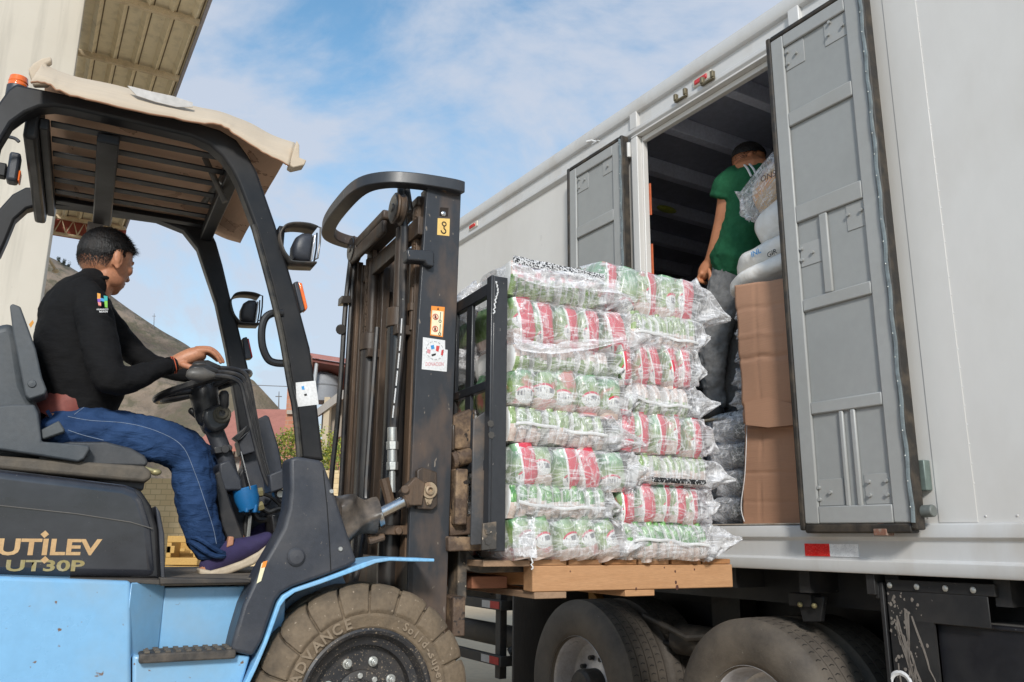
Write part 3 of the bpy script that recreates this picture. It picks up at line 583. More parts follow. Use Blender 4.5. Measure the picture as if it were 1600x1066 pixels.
def wheel_truck(x,y,dual):
    c=V(x,y,.515)
    prof=[(.292,.012),(.305,-.012),(.33,-.026),(.39,-.036),(.44,-.034),(.475,-.022),(.497,-.004),(.505,.006)]
    t=.012; 
    for g in range(4):
        t1=.012+.064*(g+1)-.01; prof+=[(.516,t),(.518,t1),(.506,t1+.001),(.506,t1+.009)]; t=t1+.010
    prof+=[(.515,t),(.510,.268),(.49,.285),(.44,.298),(.36,.29),(.30,.262),(.292,.25)]
    b=MB(); b.lathe(prof,c,96); SP=MB()
    # shoulder and rib sipes
    for k in range(72):
        a=2*PI*k/72
        for g in range(4):
            yy=y+.015+.064*g; m=Matrix.Rotation(-a-.03*(g%2),3,'Y'); q=[V(.5165,yy+.008,-.002),V(.5165,yy+.024,.004),V(.5165,yy+.040,-.002)]
            for i in range(2):
                o0,o1=q[i]-c+V(c.x,0,c.z),q[i+1]-c+V(c.x,0,c.z); u=V(0,0,.0022); l=[q[i]-u,q[i+1]-u,q[i+1]+u,q[i]+u]
                SP.face([V(c.x,0,c.z)+m@V(p.x+.0022,p.y,p.z) for p in l])
    w=b.build('wheel',trucktyre,TR,angle=50); so_=SP.build('tread_sipe',chassis,w); so_['kind']='stuff'
    b=MB(); b.lathe([(.300,-.012),(.306,-.004),(.306,.010),(.292,.012),(.285,.03),(.278,.09),(.262,.15),(.24,.16),(.19,.155),(.16,.15),(.13,.13),(.01,.13)],c,64); b.build('rim',rimsteel,w)
    b=MB(); b.lathe([(.105,.13),(.105,.02),(.09,.0),(.02,-.005),(.005,-.005)],c,24)
    for k in range(10):
        a=2*PI*k/10; q=c+V(.168*math.cos(a),.151,.168*math.sin(a)); b.cyl(q,q+V(0,-.035,0),.015,6)
    b.build('hub',mat('hub_black',(.03,.028,.027),.5,dirt=(.1,.085,.07),amt=.6,scale=20) if 'hub_black' not in bpy.data.materials else bpy.data.materials['hub_black'],w)
for x in (-4.40,-3.0):
    wheel_truck(x,.02,0); wheel_truck(x,.345,1); wheel_truck(x,1.85,0)
# mudflaps
b=MB(); b.box((-5.225,.04,.42),(-5.205,.70,1.06)); b.build('mudflap',rubber,TR,bevel=.004); 
xf=-2.265
b=MB(); b.box((xf,.02,.25),(xf+.018,.62,1.235)); m_=b.build('mudflap',mat('splattered_mudflap',(.016,.016,.017),.5,dirt=(.04,.038,.036),amt=.6,scale=5),TR,bevel=.003); m_['label']='splattered black mudflap'
b=MB(); b.box((xf-.045,.0,1.185),(xf-.004,.075,1.268)); b.box((xf-.02,.02,1.17),(xf-.002,.62,1.235)); b.build('mudflap_bracket',chassis,TR,bevel=.003)
b=MB(); b.box((xf+.03,.025,1.205),(xf+.48,.045,1.25)); b.box((xf+.03,.026,1.09),(xf+.45,.032,1.205)); b.build('skirt_plate',chassis,TR,bevel=.003)
b=MB()
for x in (xf+.05,xf+.17,xf+.29,xf+.40): b.ell((x,.022,1.226),(.012,.008,.013),n=8,m=6)
b.build('plate_bolts',zinc,TR)
rr=random.Random(5); b=MB()
yf=.0252
def drip(x,z,l,sl,w):
    pts=[]; k=8
    for i in range(k+1): pts.append((x+sl*i/k+rr.gauss(0,.0015),z-l*i/k,w*(.5+.5*math.sin(PI*min(1,i/k+.15)))))
    b.prism([V(px-pw,yf,pz) for px,pz,pw in pts]+[V(px+pw,yf,pz) for px,pz,pw in pts[::-1]],V(0,-.0015,0))
for k in range(11): drip(xf+.05+rr.random()*.10,1.14-rr.random()*.22,.10+rr.random()*.22,rr.uniform(-.03,.085),.0026+rr.random()*.0028)
for k in range(70):
    x=xf+.035+abs(rr.gauss(0,.07)); z=1.2-abs(rr.gauss(0,.16)); r=.002+rr.random()*.005
    b.prism([V(x+r*math.cos(t)*rr.uniform(.6,1.3),yf,z+r*1.3*math.sin(t)*rr.uniform(.6,1.3)) for t in [2*PI*i/7 for i in range(7)]],V(0,-.001,0))
b.build('mud_splatter',mat('dry_mud',(.20,.175,.152),.9),m_)
b=MB(); b.prism([V(xf+.032,.0262,.35),V(xf+.032,.0262,1.10),V(xf+.225,.0262,1.10),V(xf+.225,.0262,.35)],V(0,.012,0)); b.build('splash_guard',bpy.data.materials['splattered_mudflap'],TR)
b=MB(); b.lathe([(.035,0),(.045,-.004),(.055,0)],(Tp(1408,1070,.025).x,.0245,Tp(1408,1070,.025).z),24,'y'); b.build('round_emblem',paperwhite,m_)
b=MB(); b.box((-2.05,.06,.35),(-1.2,.75,1.09)); b.box((-2.06,.05,1.085),(-1.19,.76,1.10)); b.build('toolbox',mat('toolbox_black',(.012,.012,.015),.42,dirt=(.03,.03,.03),amt=.5,scale=4,spk=(.25,.24,.23),spks=50,spkt=.77),TR,bevel=.004)
b=MB(); b.box((-1.9,.09,1.1005),(-1.2,.74,1.104)); b.build('toolbox_lit_top',mat('toolbox_lid',(.085,.078,.07),.8,dirt=(.15,.135,.12),amt=.7,scale=5),TR)  # paler sheet over the toolbox top, its lit look put into the colour
# side underride guard left of the first axle
gs=mat('guard_steel',(.035,.033,.032),.55,dirt=(.10,.085,.07),amt=.6,scale=8)
b=MB(); b.box((-7.7,.02,.895),(-5.36,.06,.965)); b.box((-7.7,.02,.515),(-5.36,.06,.585))
for x in (-5.46,-6.35,-7.4): b.box((x-.035,.062,.42),(x+.035,.12,1.27)); 
b.box((-5.36,.02,.895),(-5.345,.14,.965)); b.box((-5.36,.02,.515),(-5.345,.14,.585)); b.tube([V(-5.40,.12,.60),V(-5.25,.45,.80)],.03); b.tube([V(-5.66,.1,1.0),V(-5.45,.5,1.25)],.03)
b.cyl((-7.7,.55,.62),(-5.4,.55,.62),.09); b.build('underride_guard',gs,TR,bevel=.004)
dt=mat('dull_red_tape',(.42,.03,.025),.5,dirt=(.25,.05,.04),amt=.5,scale=20); dw=mat('dull_white_tape',(.45,.43,.41),.5,dirt=(.3,.27,.24),amt=.5,scale=20)
for z in (.905,.525):
    b=MB(); b.box((-5.50,.0165,z),(-5.37,.0195,z+.05)); b.build('guard_tape_red',dt,TR)
    b=MB(); b.box((-5.62,.0165,z),(-5.50,.0195,z+.05)); b.build('guard_tape_white',dw,TR)
b=MB(); b.lathe([(.2,0),(.24,-.01),(.25,.03),(.25,.5),(.2,.52)],(-5.32,.75,.80),28,'y',cap=True); b.build('yellow_tank',mat('yellow_tank_paint',(.50,.22,.02),.5,dirt=(.3,.13,.03),amt=.5,scale=6),TR)
# ================================================================ cardboard sheets in the doorway
def sheetcard(name,l,y,th,label,m,bulge=.012,seed=1,cr=()):
    # polygon (image outline of the real sheet) triangulated on a grid, slightly warped
    pts=Ts(l,y); xs=[p.x for p in pts]; zs=[p.z for p in pts]
    me=MB(); nx,nz=36,60; x0,x1=min(xs),max(xs); z0,z1=min(zs),max(zs); g=[]
    tl,tr_,br,bl_=pts
    for j in range(nz+1):
        v=j/nz; row=[]
        for i in range(nx+1):
            u=i/nx; p=(tl*(1-u)+tr_*u)*v+(bl_*(1-u)+br*u)*(1-v)
            nn=noise.noise(V(p.x*3,p.z*3,seed)); 
            edge=.012*noise.noise(V(seed*3.1,p.z*7,2))*(1-u)**3
            row.append(p+V(edge,-bulge*math.sin(PI*u)*math.sin(PI*v)+nn*.006,.004*noise.noise(V(p.x*9,seed,v>.5))))
        g.append(row)
    for ax,pos,dep,wd in cr:
        for j in range(nz+1):
            for i in range(nx+1):
                q=(j/nz if ax=='h' else i/nx); wob=.012*noise.noise(V((i/nx if ax=='h' else j/nz)*4,pos*9,seed)); e=max(0,1-abs(q-pos-wob)/wd); g[j][i].y+=dep*e
    vs=[[me.bm.verts.new(p) for p in r] for r in g]
    for j in range(nz):
        for i in range(nx): me.bm.faces.new((vs[j][i],vs[j][i+1],vs[j+1][i+1],vs[j+1][i]))
    o=me.build(name,m,None,angle=80,M=TF); s=o.modifiers.new('solid','SOLIDIFY'); s.thickness=th; s.offset=1
    return tag(o,label,'cardboard','cardboard sheets in the doorway')
sheetcard('cardboard_sheet',[(1149,447),(1262,430),(1268,662),(1163,662)],.012,.006,'tall upper sheet of brown cardboard with a creased lower edge in the doorway',card,.02,1,(('h',.46,.010,.02),('h',.62,-.006,.015),('h',.11,.016,.035),('v',.30,.004,.02),('h',.82,.005,.02)))
sheetcard('cardboard_sheet',[(1164,660),(1270,652),(1270,823),(1160,820)],.045,.006,'lower sheet of brown cardboard standing on the trailer floor',card,.008,2,(('v',.27,.007,.012),('h',.50,.006,.012),('h',.93,-.006,.03),('h',.22,.003,.02)))
b=MB(); l=Ts([(1163,628),(1200,622),(1245,632),(1262,640),(1262,662),(1200,668),(1165,664)],-.006); b.prism(l,V(0,.004,0)); b.build('cardboard_flap',card,None,M=TF); fl=bpy.data.objects['cardboard_flap']; par=[o for o in bpy.data.objects if o.get('category')=='cardboard'][0]
fl.matrix_world=Matrix(); fl.parent=par
b=MB(); b.tube([Tp(1167,665,.03),Tp(1164,740,.03),Tp(1158,790,.025),Tp(1163,815,.01)],.002,5,sub=6); tag(b.build('string',paperwhite,None,M=TF),'thin pale string hanging beside the lower cardboard','string')
# ================================================================ plastic-wrapped bales
def filmmat(name,base=.13,tint=(.86,.86,.88),milk=.30):
    q=NT(name); c=q.coord(); 
    w1=q.noise(q.coord(scale=(1.6,1.6,5.0),rot=(.2,.5,.3)),3.2,5,.55,1.6); w2=q.noise(q.coord(scale=(5,5,1.4),rot=(.4,-.7,.1)),3.6,4,.5,1.2); w3=q.noise(c,34,3)
    r1=q.math('SUBTRACT',1.0,q.rng(q.math('ABSOLUTE',q.math('SUBTRACT',w1,.5)),0,.05)); r2=q.math('SUBTRACT',1.0,q.rng(q.math('ABSOLUTE',q.math('SUBTRACT',w2,.52)),0,.035))
    r1=q.math('MAXIMUM',r1,0); r2=q.math('MAXIMUM',r2,0)
    st=q.math('ADD',q.math('MULTIPLY',r1,.36),q.math('MULTIPLY',r2,.28))  # whiter wrinkle streaks: highlights put into the film's opacity
    lw=q.n.new('ShaderNodeLayerWeight'); lw.inputs['Blend'].default_value=.35
    fac=q.math('ADD',q.math('ADD',st,base),q.math('MULTIPLY',lw.outputs['Facing'],milk),clamp=True)
    tr=q.n.new('ShaderNodeBsdfTransparent'); tr.inputs[0].default_value=(.97,.97,.98,1)
    mx=q.n.new('ShaderNodeMixShader'); q.l.new(fac,mx.inputs[0]); q.l.new(tr.outputs[0],mx.inputs[1]); q.l.new(q.b.outputs[0],mx.inputs[2]); q.l.new(mx.outputs[0],q.out.inputs[0])
    q.col(tint,.13); q.b.inputs['Specular IOR Level'].default_value=.8
    q.bump(q.math('ADD',q.math('ADD',w1,w2),q.math('MULTIPLY',w3,.06)),.6,.02)
    return q.m
film=filmmat('clear_plastic_film'); filmtail=filmmat('bunched_plastic_film',.26,(.86,.86,.88),.45)
def packmat(name,kind):
    q=NT(name); uv=q.coord('UV'); s=q.sep(uv); rnd=q.rand(); r2=q.math('FRACT',q.math('MULTIPLY',rnd,17.3)); u=q.math('ADD',s[0],q.math('MULTIPLY',q.math('SUBTRACT',rnd,.5),.34)) if kind in('circle','stripe') else s[0]; v=q.math('ADD',s[1],q.math('MULTIPLY',q.math('SUBTRACT',r2,.5),.40)) if kind in('circle','stripe') else s[1]
    ob=q.coord('Object',loc=(0,0,0)); ad=q.n.new('ShaderNodeVectorMath'); ad.operation='ADD'; q.l.new(ob,ad.inputs[0]); cc=q.n.new('ShaderNodeCombineXYZ'); q.l.new(q.math('MULTIPLY',rnd,37.0),cc.inputs[0]); q.l.new(cc.outputs[0],ad.inputs[1])
    P=ad.outputs[0]; n1=q.noise(P,22,4,.6,.5); n2=q.noise(P,60,3)
    G1,G2,W,RED=(.13,.23,.055),(.33,.43,.20),(.76,.77,.74),(.62,.05,.085)
    green=q.mix(q.rng(n1,.36,.62),G1,G2); green=q.mix(q.rng(n2,.52,.66,0,.38),green,(.62,.69,.48)); teal=q.mix(q.rng(n1,.4,.6),(.06,.24,.14),(.25,.46,.3))
    rice=q.mix(q.rng(n2,.35,.65),(.56,.42,.36),(.70,.60,.54))
    def ellipse(cx,cy,rx,ry): 
        a=q.math('DIVIDE',q.math('SUBTRACT',u,cx),rx); b=q.math('DIVIDE',q.math('SUBTRACT',v,cy),ry); return q.math('ADD',q.math('MULTIPLY',a,a),q.math('MULTIPLY',b,b))
    if kind in('circle','stripe','circle_low'):
        fl=(kind=='circle_low')
        k=q.mix(q.rng(n1,.66,.8),green,W); k=q.mix(q.rng(v,.62,.9,0,.75),k,teal)
        k=q.mix(q.math('MULTIPLY',q.math('LESS_THAN',v,.16),1.0),k,rice); k=q.mix(q.rng(q.noise(P,9,3,.5,1),.56,.66,0,.75),k,(.62,.16,.18))
        d=ellipse(.5,.33,.36,.20); ins=q.math('LESS_THAN',d,1.0); up=q.math('GREATER_THAN',v,.40)
        d2=ellipse(.5,.29,.37,.20); 
        k=q.mix(ins,k,W)
        redarc=q.math('MULTIPLY',q.math('MULTIPLY',ins,q.math('GREATER_THAN',d2,.86)),up); k=q.mix(redarc,k,RED)
        tx=q.noise(q.coord('UV',scale=(7,1.2,1)),2.2,1); txt=q.math('MULTIPLY',q.math('GREATER_THAN',tx,.53),q.inx(v,.30,.42)); txt=q.math('MULTIPLY',txt,q.inx(u,.2,.82)); k=q.mix(q.math('MULTIPLY',txt,.8),k,(.07,.07,.09))
        tx2=q.noise(q.coord('UV',scale=(14,9,1)),3,1); k=q.mix(q.math('MULTIPLY',q.math('MULTIPLY',q.math('GREATER_THAN',tx2,.55),q.inx(v,.15,.24)),.5),k,(.25,.27,.3))
        if kind=='stripe':
            band=q.inx(q.math('ADD',u,q.math('MULTIPLY',v,.12)),.42,.98); k=q.mix(band,k,q.mix(q.rng(n2,.55,.7,0,.35),RED,(.75,.3,.3)))
            k=q.mix(q.inx(q.math('ADD',u,q.math('MULTIPLY',v,.12)),.35,.42),k,W)
    else:
        top=green if kind!='edge_dark' else q.mix(q.rng(n1,.4,.6),(.05,.20,.05),(.17,.40,.10))
        sp=.48
        if kind=='edge_flip': k=q.mix(q.math('GREATER_THAN',v,.52),top,rice)
        elif kind=='edge_red': 
            k=q.mix(q.math('GREATER_THAN',v,.58),top,rice); k=q.mix(q.math('MULTIPLY',q.math('GREATER_THAN',v,.60),q.math('GREATER_THAN',n1,.5)),k,RED)
        else: k=q.mix(q.math('LESS_THAN',v,sp),top,rice)
        k=q.mix(q.math('LESS_THAN',u,.16),k,(.80,.80,.78)); tx2=q.noise(q.coord('UV',scale=(2,30,1)),3,1); k=q.mix(q.math('MULTIPLY',q.math('GREATER_THAN',tx2,.62),.5),k,(.78,.76,.74))
        k=q.mix(q.math('MULTIPLY',q.inx(v,sp-.10,sp+.02),q.math('GREATER_THAN',u,.5)),k,(.78,.76,.72))
    q.col(k,.3); q.b.inputs['Specular IOR Level'].default_value=.5; q.b.inputs['Coat Weight'].default_value=.3; q.b.inputs['Coat Roughness'].default_value=.15
    q.bump(q.noise(P,13,3,.5,1.2),.35,.012)
    return q.m
PM={k:packmat('pack_print_'+k,k) for k in ('circle','stripe','edge','edge_flip','edge_red','edge_dark')}
def pack_mesh(name,w,h,d,m,e=.55,seed=0):
    # pillow pack: rounded in plan and pinched at top and bottom
    b=MB(); nz,nn=12,24; rs=[]; 
    for j in range(nz+1):
        v=-1+2*j/nz; vv=math.copysign(abs(v)**1.0,v); k=(1-abs(v)**3.2)**.5 if abs(v)<1 else 0; k=max(k,.62)
        r=[]
        for i in range(nn):
            a=2*PI*i/nn; c,s_=math.cos(a),math.sin(a); c=math.copysign(abs(c)**.42,c); s_=math.copysign(abs(s_)**e,s_)
            p=V(c*w/2*(.72+.28*k),s_*d/2*(.72+.28*k),vv*h/2); q=noise.noise_vector(p*14+V(seed*7,0,0)); p+=V(q.x*.12*w,q.y*.007,q.z*.005); r.append(p)
        rs.append(r)
    b.rings(rs); uvl=b.bm.loops.layers.uv.new('UVMap')
    for f in b.bm.faces:
        for l in f.loops: l[uvl].uv=(min(max((l.vert.co.x+w/2)/w,0),1),min(max((l.vert.co.z+h/2)/h,0),1))
    me=b.mesh(name,60); me.materials.append(m); return me
FW,FH,FD=.10,.15,.36
PK={}
for k in ('circle','stripe'): PK[k]=[pack_mesh('rice_pack',FW,FH,FD,PM[k],seed=i) for i in range(2)]
for k in ('edge','edge_flip','edge_red','edge_dark'): PK[k]=[pack_mesh('rice_pack',.045,FH,FD,PM[k],e=.4,seed=i) for i in range(2)]
bandm=NT('black_print_band'); tx=bandm.noise(bandm.coord(scale=(110,1,60)),1.6,1); bandm.col(bandm.mix(bandm.math('GREATER_THAN',tx,.60),(.012,.012,.013),(.5,.5,.5)),.35); bandm=bandm.m
bandw=NT('white_black_print_band'); tx=bandw.noise(bandw.coord(scale=(110,110,110)),1.4,2); bandw.col(bandw.mix(bandw.math('GREATER_THAN',tx,.49),(.015,.015,.016),(.62,.62,.63)),.3); bandw=bandw.m
def film_mesh(L_,h,d,tail,seed,sag=0,mats=None,tmul=1):
    rr=random.Random(seed); b=MB(); nt_,nn=36,44; rs=[]; tl=rr.choice((.09,.13,.17,.20))*tmul; ph=rr.uniform(0,6)
    X=[]
    for i in range(nt_+1):
        t=i/nt_; X.append(t)
    for t in X:
        # body from -L/2 to L/2 then a gathered tail
        tot=L_+tl; x=-L_/2-.012+tot*t+.012*t; body=min(1,max(0,(L_/2-x)/.02+1)) 
        if x<=L_/2+.0: 
            k=min(1,((x+L_/2+.015)/.05))**.5 if x<-L_/2+.035 else 1; g=0
        else:
            g=min(1,(x-L_/2)/tl); k=max(.10,1-.93*g**1.0)
        k=max(k,.45) if g==0 else k
        r=[]
        for i in range(nn):
            a=2*PI*i/nn; c,s_=math.cos(a),math.sin(a); e=.42+.4*g; c2=math.copysign(abs(c)**e,c); s2=math.copysign(abs(s_)**e,s_)
            p=V(x,c2*(d/2+.006)*k,s2*(h/2+.004)*(k if g else 1*(.8+.2*k)))
            n1=noise.noise(V(x*9+seed,p.y*9,p.z*12)); n2=noise.noise(V(x*26,p.y*18+seed,p.z*26))
            f=1+.012*n2
            p.y*=f; p.z*=f; out=V(0,c,s_)
            p+=out*(n1*.006+abs(n2)*.0022)
            if g: p+=out*(.022*k*math.sin(a*7+ph+6*g)+.014*k*math.sin(a*13+ph*2)); p.z-=sag*g*g; p.y-=tail*d*.40*g; p.x+=.012*math.sin(a*5+ph)*(1-g)
            r.append(p)
        rs.append(r)
    b.rings(rs,cap=False)
    for f in b.bm.faces:
        cx=sum(v.co.x for v in f.verts)/len(f.verts); f.material_index=1 if cx>L_/2+.01 else 0
    me=b.mesh('plastic_film',170); me.materials.append(film); me.materials.append(filmtail); return me
def bale(c,size,kind,tail,seed,label,group,M,lean=0,seam=None,band=None,parent_frame=None,ypush=0):
    L_,d,h=size; rr=random.Random(seed)
    r=thing('wrapped_bale',label,'bale',M@Matrix.Translation(c)@Matrix.Rotation(R(rr.uniform(-1.5,1.5)),4,'Z')@Matrix.Rotation(R(rr.uniform(-1.0,2.0)),4,'Y'),group)
    me=film_mesh(L_,h,d,tail,seed,sag=rr.uniform(-.02,.05)); o=bpy.data.objects.new('plastic_film',me); COL.objects.link(o); o.parent=r
    if tail<0: o.rotation_euler=(0,0,PI)
    wide=kind in('circle','stripe','mixed'); n=5 if wide else 11
    step=(L_-.02)/n
    for i in range(n):
        k=kind if kind!='mixed' else ('stripe','circle','stripe','stripe','circle')[(i+seed)%5]
        w0=FW if wide else .045
        m=PK[k][rr.randrange(2)]
        p=bpy.data.objects.new('rice_pack',m); COL.objects.link(p); p.parent=r
        p.location=(-L_/2+.01+step*(i+.5),rr.uniform(-.012,.008)+ypush,rr.uniform(-.006,.006)); p.scale=(step/w0*1.16,(d-.012)/FD,(h-.006)/FH*(1/math.cos(R(lean)) if lean else 1)*.98)
        p.rotation_euler=(R(rr.uniform(-3,3)),R(lean+rr.uniform(-6,6)),R(rr.uniform(-5,5)))
    if seam is not None:
        b=MB(); P=[]; 
        for i in range(25): t=i/24; P.append(V(-L_/2+.02+(L_-.03)*t,-d/2-.009-.006*math.sin(t*9+seed),seam+.006*math.sin(t*6+seed)+.003*math.sin(t*17+seed)-.012*t))
        b.rings([[p+V(0,0,-.006),p+V(0,-.003,0),p+V(0,0,.006),p+V(0,.004,0)] for p in P]); b.build('film_seam',mat('white_film_seam',(.66,.66,.66),.3) if 'white_film_seam' not in bpy.data.materials else bpy.data.materials['white_film_seam'],r,angle=80)
    if band:
        x0,x1,z,hh,m=band; b=MB(); 
        rows=[]
        for i in range(17):
            x=x0+(x1-x0)*i/16; y=-d/2-.014-.004*math.sin(i*1.3)
            rows.append([V(x,y,z-hh/2),V(x,y-.004,z),V(x,y+.002,z+hh/2),V(x,y+.006,z)])
        b.rings(rows); b.build('printed_band',m,r,angle=80)
    return r
YF=-.555
def from_px(x0,x1,y0,y1,y=YF):
    a=Fp(x0,(y0+y1)/2,y);c=Fp(x1,(y0+y1)/2,y); xm=(x0+x1)/2; zt=Fp(xm,y0,y).z; zb_=Fp(xm,y1,y).z
    return a.x,c.x,zb_,zt
GL='plastic wrapped bales on the pallet'
ordn=['top','second','third','fourth','fifth','sixth','seventh','lowest']
LEFT=[((799,935,418,474),'edge_red',1,0,None,'top',{}),((798,985,472,545),'stripe',1,-4,None,None,{}),((798,962,540,583),'edge_flip',1,0,None,None,{}),((798,980,577,644),'circle',1,-3,None,None,{}),
 ((798,950,640,697),'edge',1,0,.0,None,{}),((798,982,698,764),'mixed',1,-9,None,None,{}),((798,948,757,812),'edge_dark',1,0,-.012,None,{}),((798,975,808,874),'circle',1,-16,None,None,{})]
RIGHT=[((935,1096,418,496),'mixed',1,6,None,None),((985,1090,490,547),'edge',1,0,-.018,None),((968,1086,530,603),'stripe',1,-5,None,None),((990,1086,600,650),'edge_flip',1,0,-.01,None),
 ((968,1102,645,712),'stripe',1,4,None,None),((1000,1108,712,760),'edge',1,0,None,'mid'),((975,1108,757,820),'stripe',1,2,None,None),((985,1108,818,876),'edge_dark',1,-14,.006,None)]
LLAB=['topmost bale of the left column with red tipped packs and a black printed band','left column bale second from the top with tall red bands','thin left column bale third from the top with beige packs','left column bale fourth from the top showing white round labels','left column bale fifth from the top with green packs and a white seam','left column bale sixth from the top with slanting red banded packs','left column bale seventh from the top with dark green packs and a white seam','lowest bale of the left column with slanted white round labels']
RLAB=['topmost bale of the right column with a long clear tail','right column bale second from the top with green over beige packs','right column bale third from the top with tall red packs','right column bale fourth from the top with beige over green packs','right column bale fifth from the top with slim red stripes','right column bale sixth from the top with a black printed band','right column bale seventh from the top with red and white packs','lowest bale of the right column with slanted dark green packs']
i=0
for (px,k,tl,lean,seam,bd,_),lab in zip(LEFT,LLAB):
    x0,x1,z0,z1=from_px(*px); L_=x1-x0; h=z1-z0
    band=(-L_/2+.0,L_/2+.02,h/2-.008,.034,bandw) if bd else None
    bale(V((x0+x1)/2,YF+.19,(z0+z1)/2),(L_,.38,h),k,tl,40+i,lab,GL,FF,lean,seam,band); i+=1
for (px,k,tl,lean,seam,bd),lab in zip(RIGHT,RLAB):
    x0,x1,z0,z1=from_px(*px); L_=x1-x0; h=z1-z0
    band=(-L_/2+.06,L_/2-.03,-h/2+.022,.020,bandm) if bd else None
    bale(V((x0+x1)/2,YF+.19+.006*(i%3),(z0+z1)/2),(L_,.38,h),k,tl,60+i,lab,GL,FF,lean,seam,band); i+=1
# rows behind, their left ends seen through the load backrest
zs=[]; 
for row,(yc,rn) in enumerate(((-.0,'middle'),(.39,'far'))):
    ztop=Fp(800,408,-.5).z-.005; zb0=Fp(800,872,-.5).z; hh=(ztop-zb0)/8
    for j in range(8):
        k=('circle','edge','mixed','edge_red','stripe','edge_flip','circle','edge_dark')[(j*3+row*2)%8]
        bale(V(1.455+.25,yc,zb0+hh*(j+.5)),(.50,.38,hh*.99),k,-1 if j%2 else 1,200+row*10+j,'%s row bale behind the load backrest bars, %s layer counted from the %s'%(rn,('lowest','second','third','fourth','fourth','third','second','topmost')[j],'bottom' if j<4 else 'top'),GL,FF)
# loose film hanging below the second left bale and over the top left one
def loosefilm(name,l0,l1,y,lab,parent,seed):
    A=[Fp(a,b_,y) for a,b_ in l0]; Bq=[Fp(a,b_,y-.012) for a,b_ in l1]; A=smooth(A,8); Bq=smooth(Bq,8); b=MB(); n=min(len(A),len(Bq)); g=[]
    for i in range(n):
        g.append([A[i].lerp(Bq[i],t/10)+V(0,-.02*noise.noise(V(i*.35,t*.3,seed))-.012,.006*noise.noise(V(i*.5,t*.5,seed+4))) for t in range(11)])
    vs=[[b.bm.verts.new(p) for p in r] for r in g]
    for i in range(n-1):
        for t in range(10): b.bm.faces.new((vs[i][t],vs[i+1][t],vs[i+1][t+1],vs[i][t+1]))
    o=b.build(name,filmtail,None,angle=80); o.parent=parent; o.matrix_parent_inverse=(parent.matrix_world.inverted()@FF); return o
bpy.context.view_layer.update()
bl_=[o for o in bpy.data.objects if o.get('category')=='bale']
loosefilm('loose_film',[(800,520),(850,538),(900,532),(970,528)],[(802,545),(840,553),(900,550),(972,535)],YF-.01,None,bl_[1],1)
loosefilm('loose_film',[(795,410),(840,422),(900,428),(960,440)],[(800,432),(845,448),(900,452),(975,462)],YF-.03,None,bl_[0],2)
loosefilm('loose_film',[(797,815),(815,822),(832,808)],[(800,868),(816,870),(836,872)],YF-.02,None,bl_[7],3)
tiem=mat('white_twine',(.72,.72,.72),.6)
for (l,k) in (([(775,440),(778,455),(774,470),(772,490)],0),([(832,808),(834,840),(831,865),(832,890)],7),([(974,780),(972,800),(973,830)],6)):
    b=MB(); P=smooth([Fp(a,b_,YF-.035) for a,b_ in l],8); P=[p+V(.003*math.sin(i*2.3),.003*math.cos(i*2.1),0) for i,p in enumerate(P)]; b.tube(P,.0028,6); o=b.build('twine',tiem); o.parent=bl_[k]; o.matrix_parent_inverse=bl_[k].matrix_world.inverted()@FF
# ================================================================ pallet
pal=thing('pallet','wooden pallet on the forks under the wrapped bales','pallet',FF)
YP=-.5; a=Fp(832,902,YP); c=Fp(1145,902,YP); zt=Fp(990,883,YP).z; zb=Fp(990,921.5,YP).z
x0,x1=a.x,c.x
for y,m in ((YP,wood),(-.02,wood),(.46,wood_red)):
    b=MB(); b.box((x0,y,zb),(x1,y+.075,zt)); b.build('stringer',m,pal,bevel=.004)
xb=x0-.01; bw=(x1-x0+.01)/6
for i in range(6):
    b=MB(); b.box((x0+.0+bw*i+.001,YP+.004+.004*(i%2),zt+.001),(x0+bw*(i+1)-.012,.56,zt+.022)); b.build('deck_board',[wood_old,wood,wood_b,wood,wood_b,wood_b][i] if i else wood,pal,bevel=.003)
b=MB(); b.box((x0-.20,YP+.012,zt-.003),(x0-.003,.56,zt+.02)); b.build('deck_board',wood_old,pal,bevel=.003)
for xa,xc,m in ((Fp(836,930,YP).x,Fp(886,930,YP).x,wood_old),(Fp(978,930,YP).x,Fp(1024,930,YP).x,wood)):
    b=MB(); b.box((xa,YP+.004,zb-.026),(xc,.56,zb-.001)); b.build('bottom_board',m,pal,bevel=.003)
b=MB(); b.box((x0-.16,-.30,zb+.004),(x0-.004,.5,zb+.05)); b.build('cross_block',wood_red,pal,bevel=.004)
nl=mat('rusty_nail',(.08,.03,.02),.7)
b=MB()
for px,py,r in ((891,893,.004),(1055,893,.006),(1085,890,.005),(1056,910,.008),(1058,918,.011),(994,920,.006),(1038,887,.004)):
    p=Fp(px,py,YP); b.ell(p,(r*.7,.002,r),n=8,m=6)
b.build('knot_mark',nl,pal)
# ================================================================ sacks and bales inside the trailer
GI='sacks stacked inside the trailer'
sackm=NT('translucent_sack'); cx=sackm.coord(); t1=sackm.noise(cx,7,5,.6,1); tx=sackm.noise(sackm.coord(scale=(30,30,14)),2.2,2); 
sackm.col(sackm.mix(sackm.rng(t1,.35,.65),(.74,.70,.64),(.86,.84,.81)),.35); sackm.bump(t1,.6,.02); sackm=sackm.m
noodle=NT('orange_pack_print'); cx=noodle.coord('Generated'); s=noodle.sep(cx); t1=noodle.noise(noodle.coord(),12,5,.6,1)
k=noodle.mix(noodle.rng(t1,.35,.65),(.55,.34,.16),(.68,.50,.30)); k=noodle.mix(noodle.inx(s[2],.38,.62),k,noodle.mix(noodle.rng(t1,.4,.6),(.78,.30,.04),(.80,.50,.12))); k=noodle.mix(noodle.inx(s[2],.74,.9),k,(.55,.44,.40)); noodle.col(k,.35); noodle.bump(t1,.5,.02); noodle=noodle.m
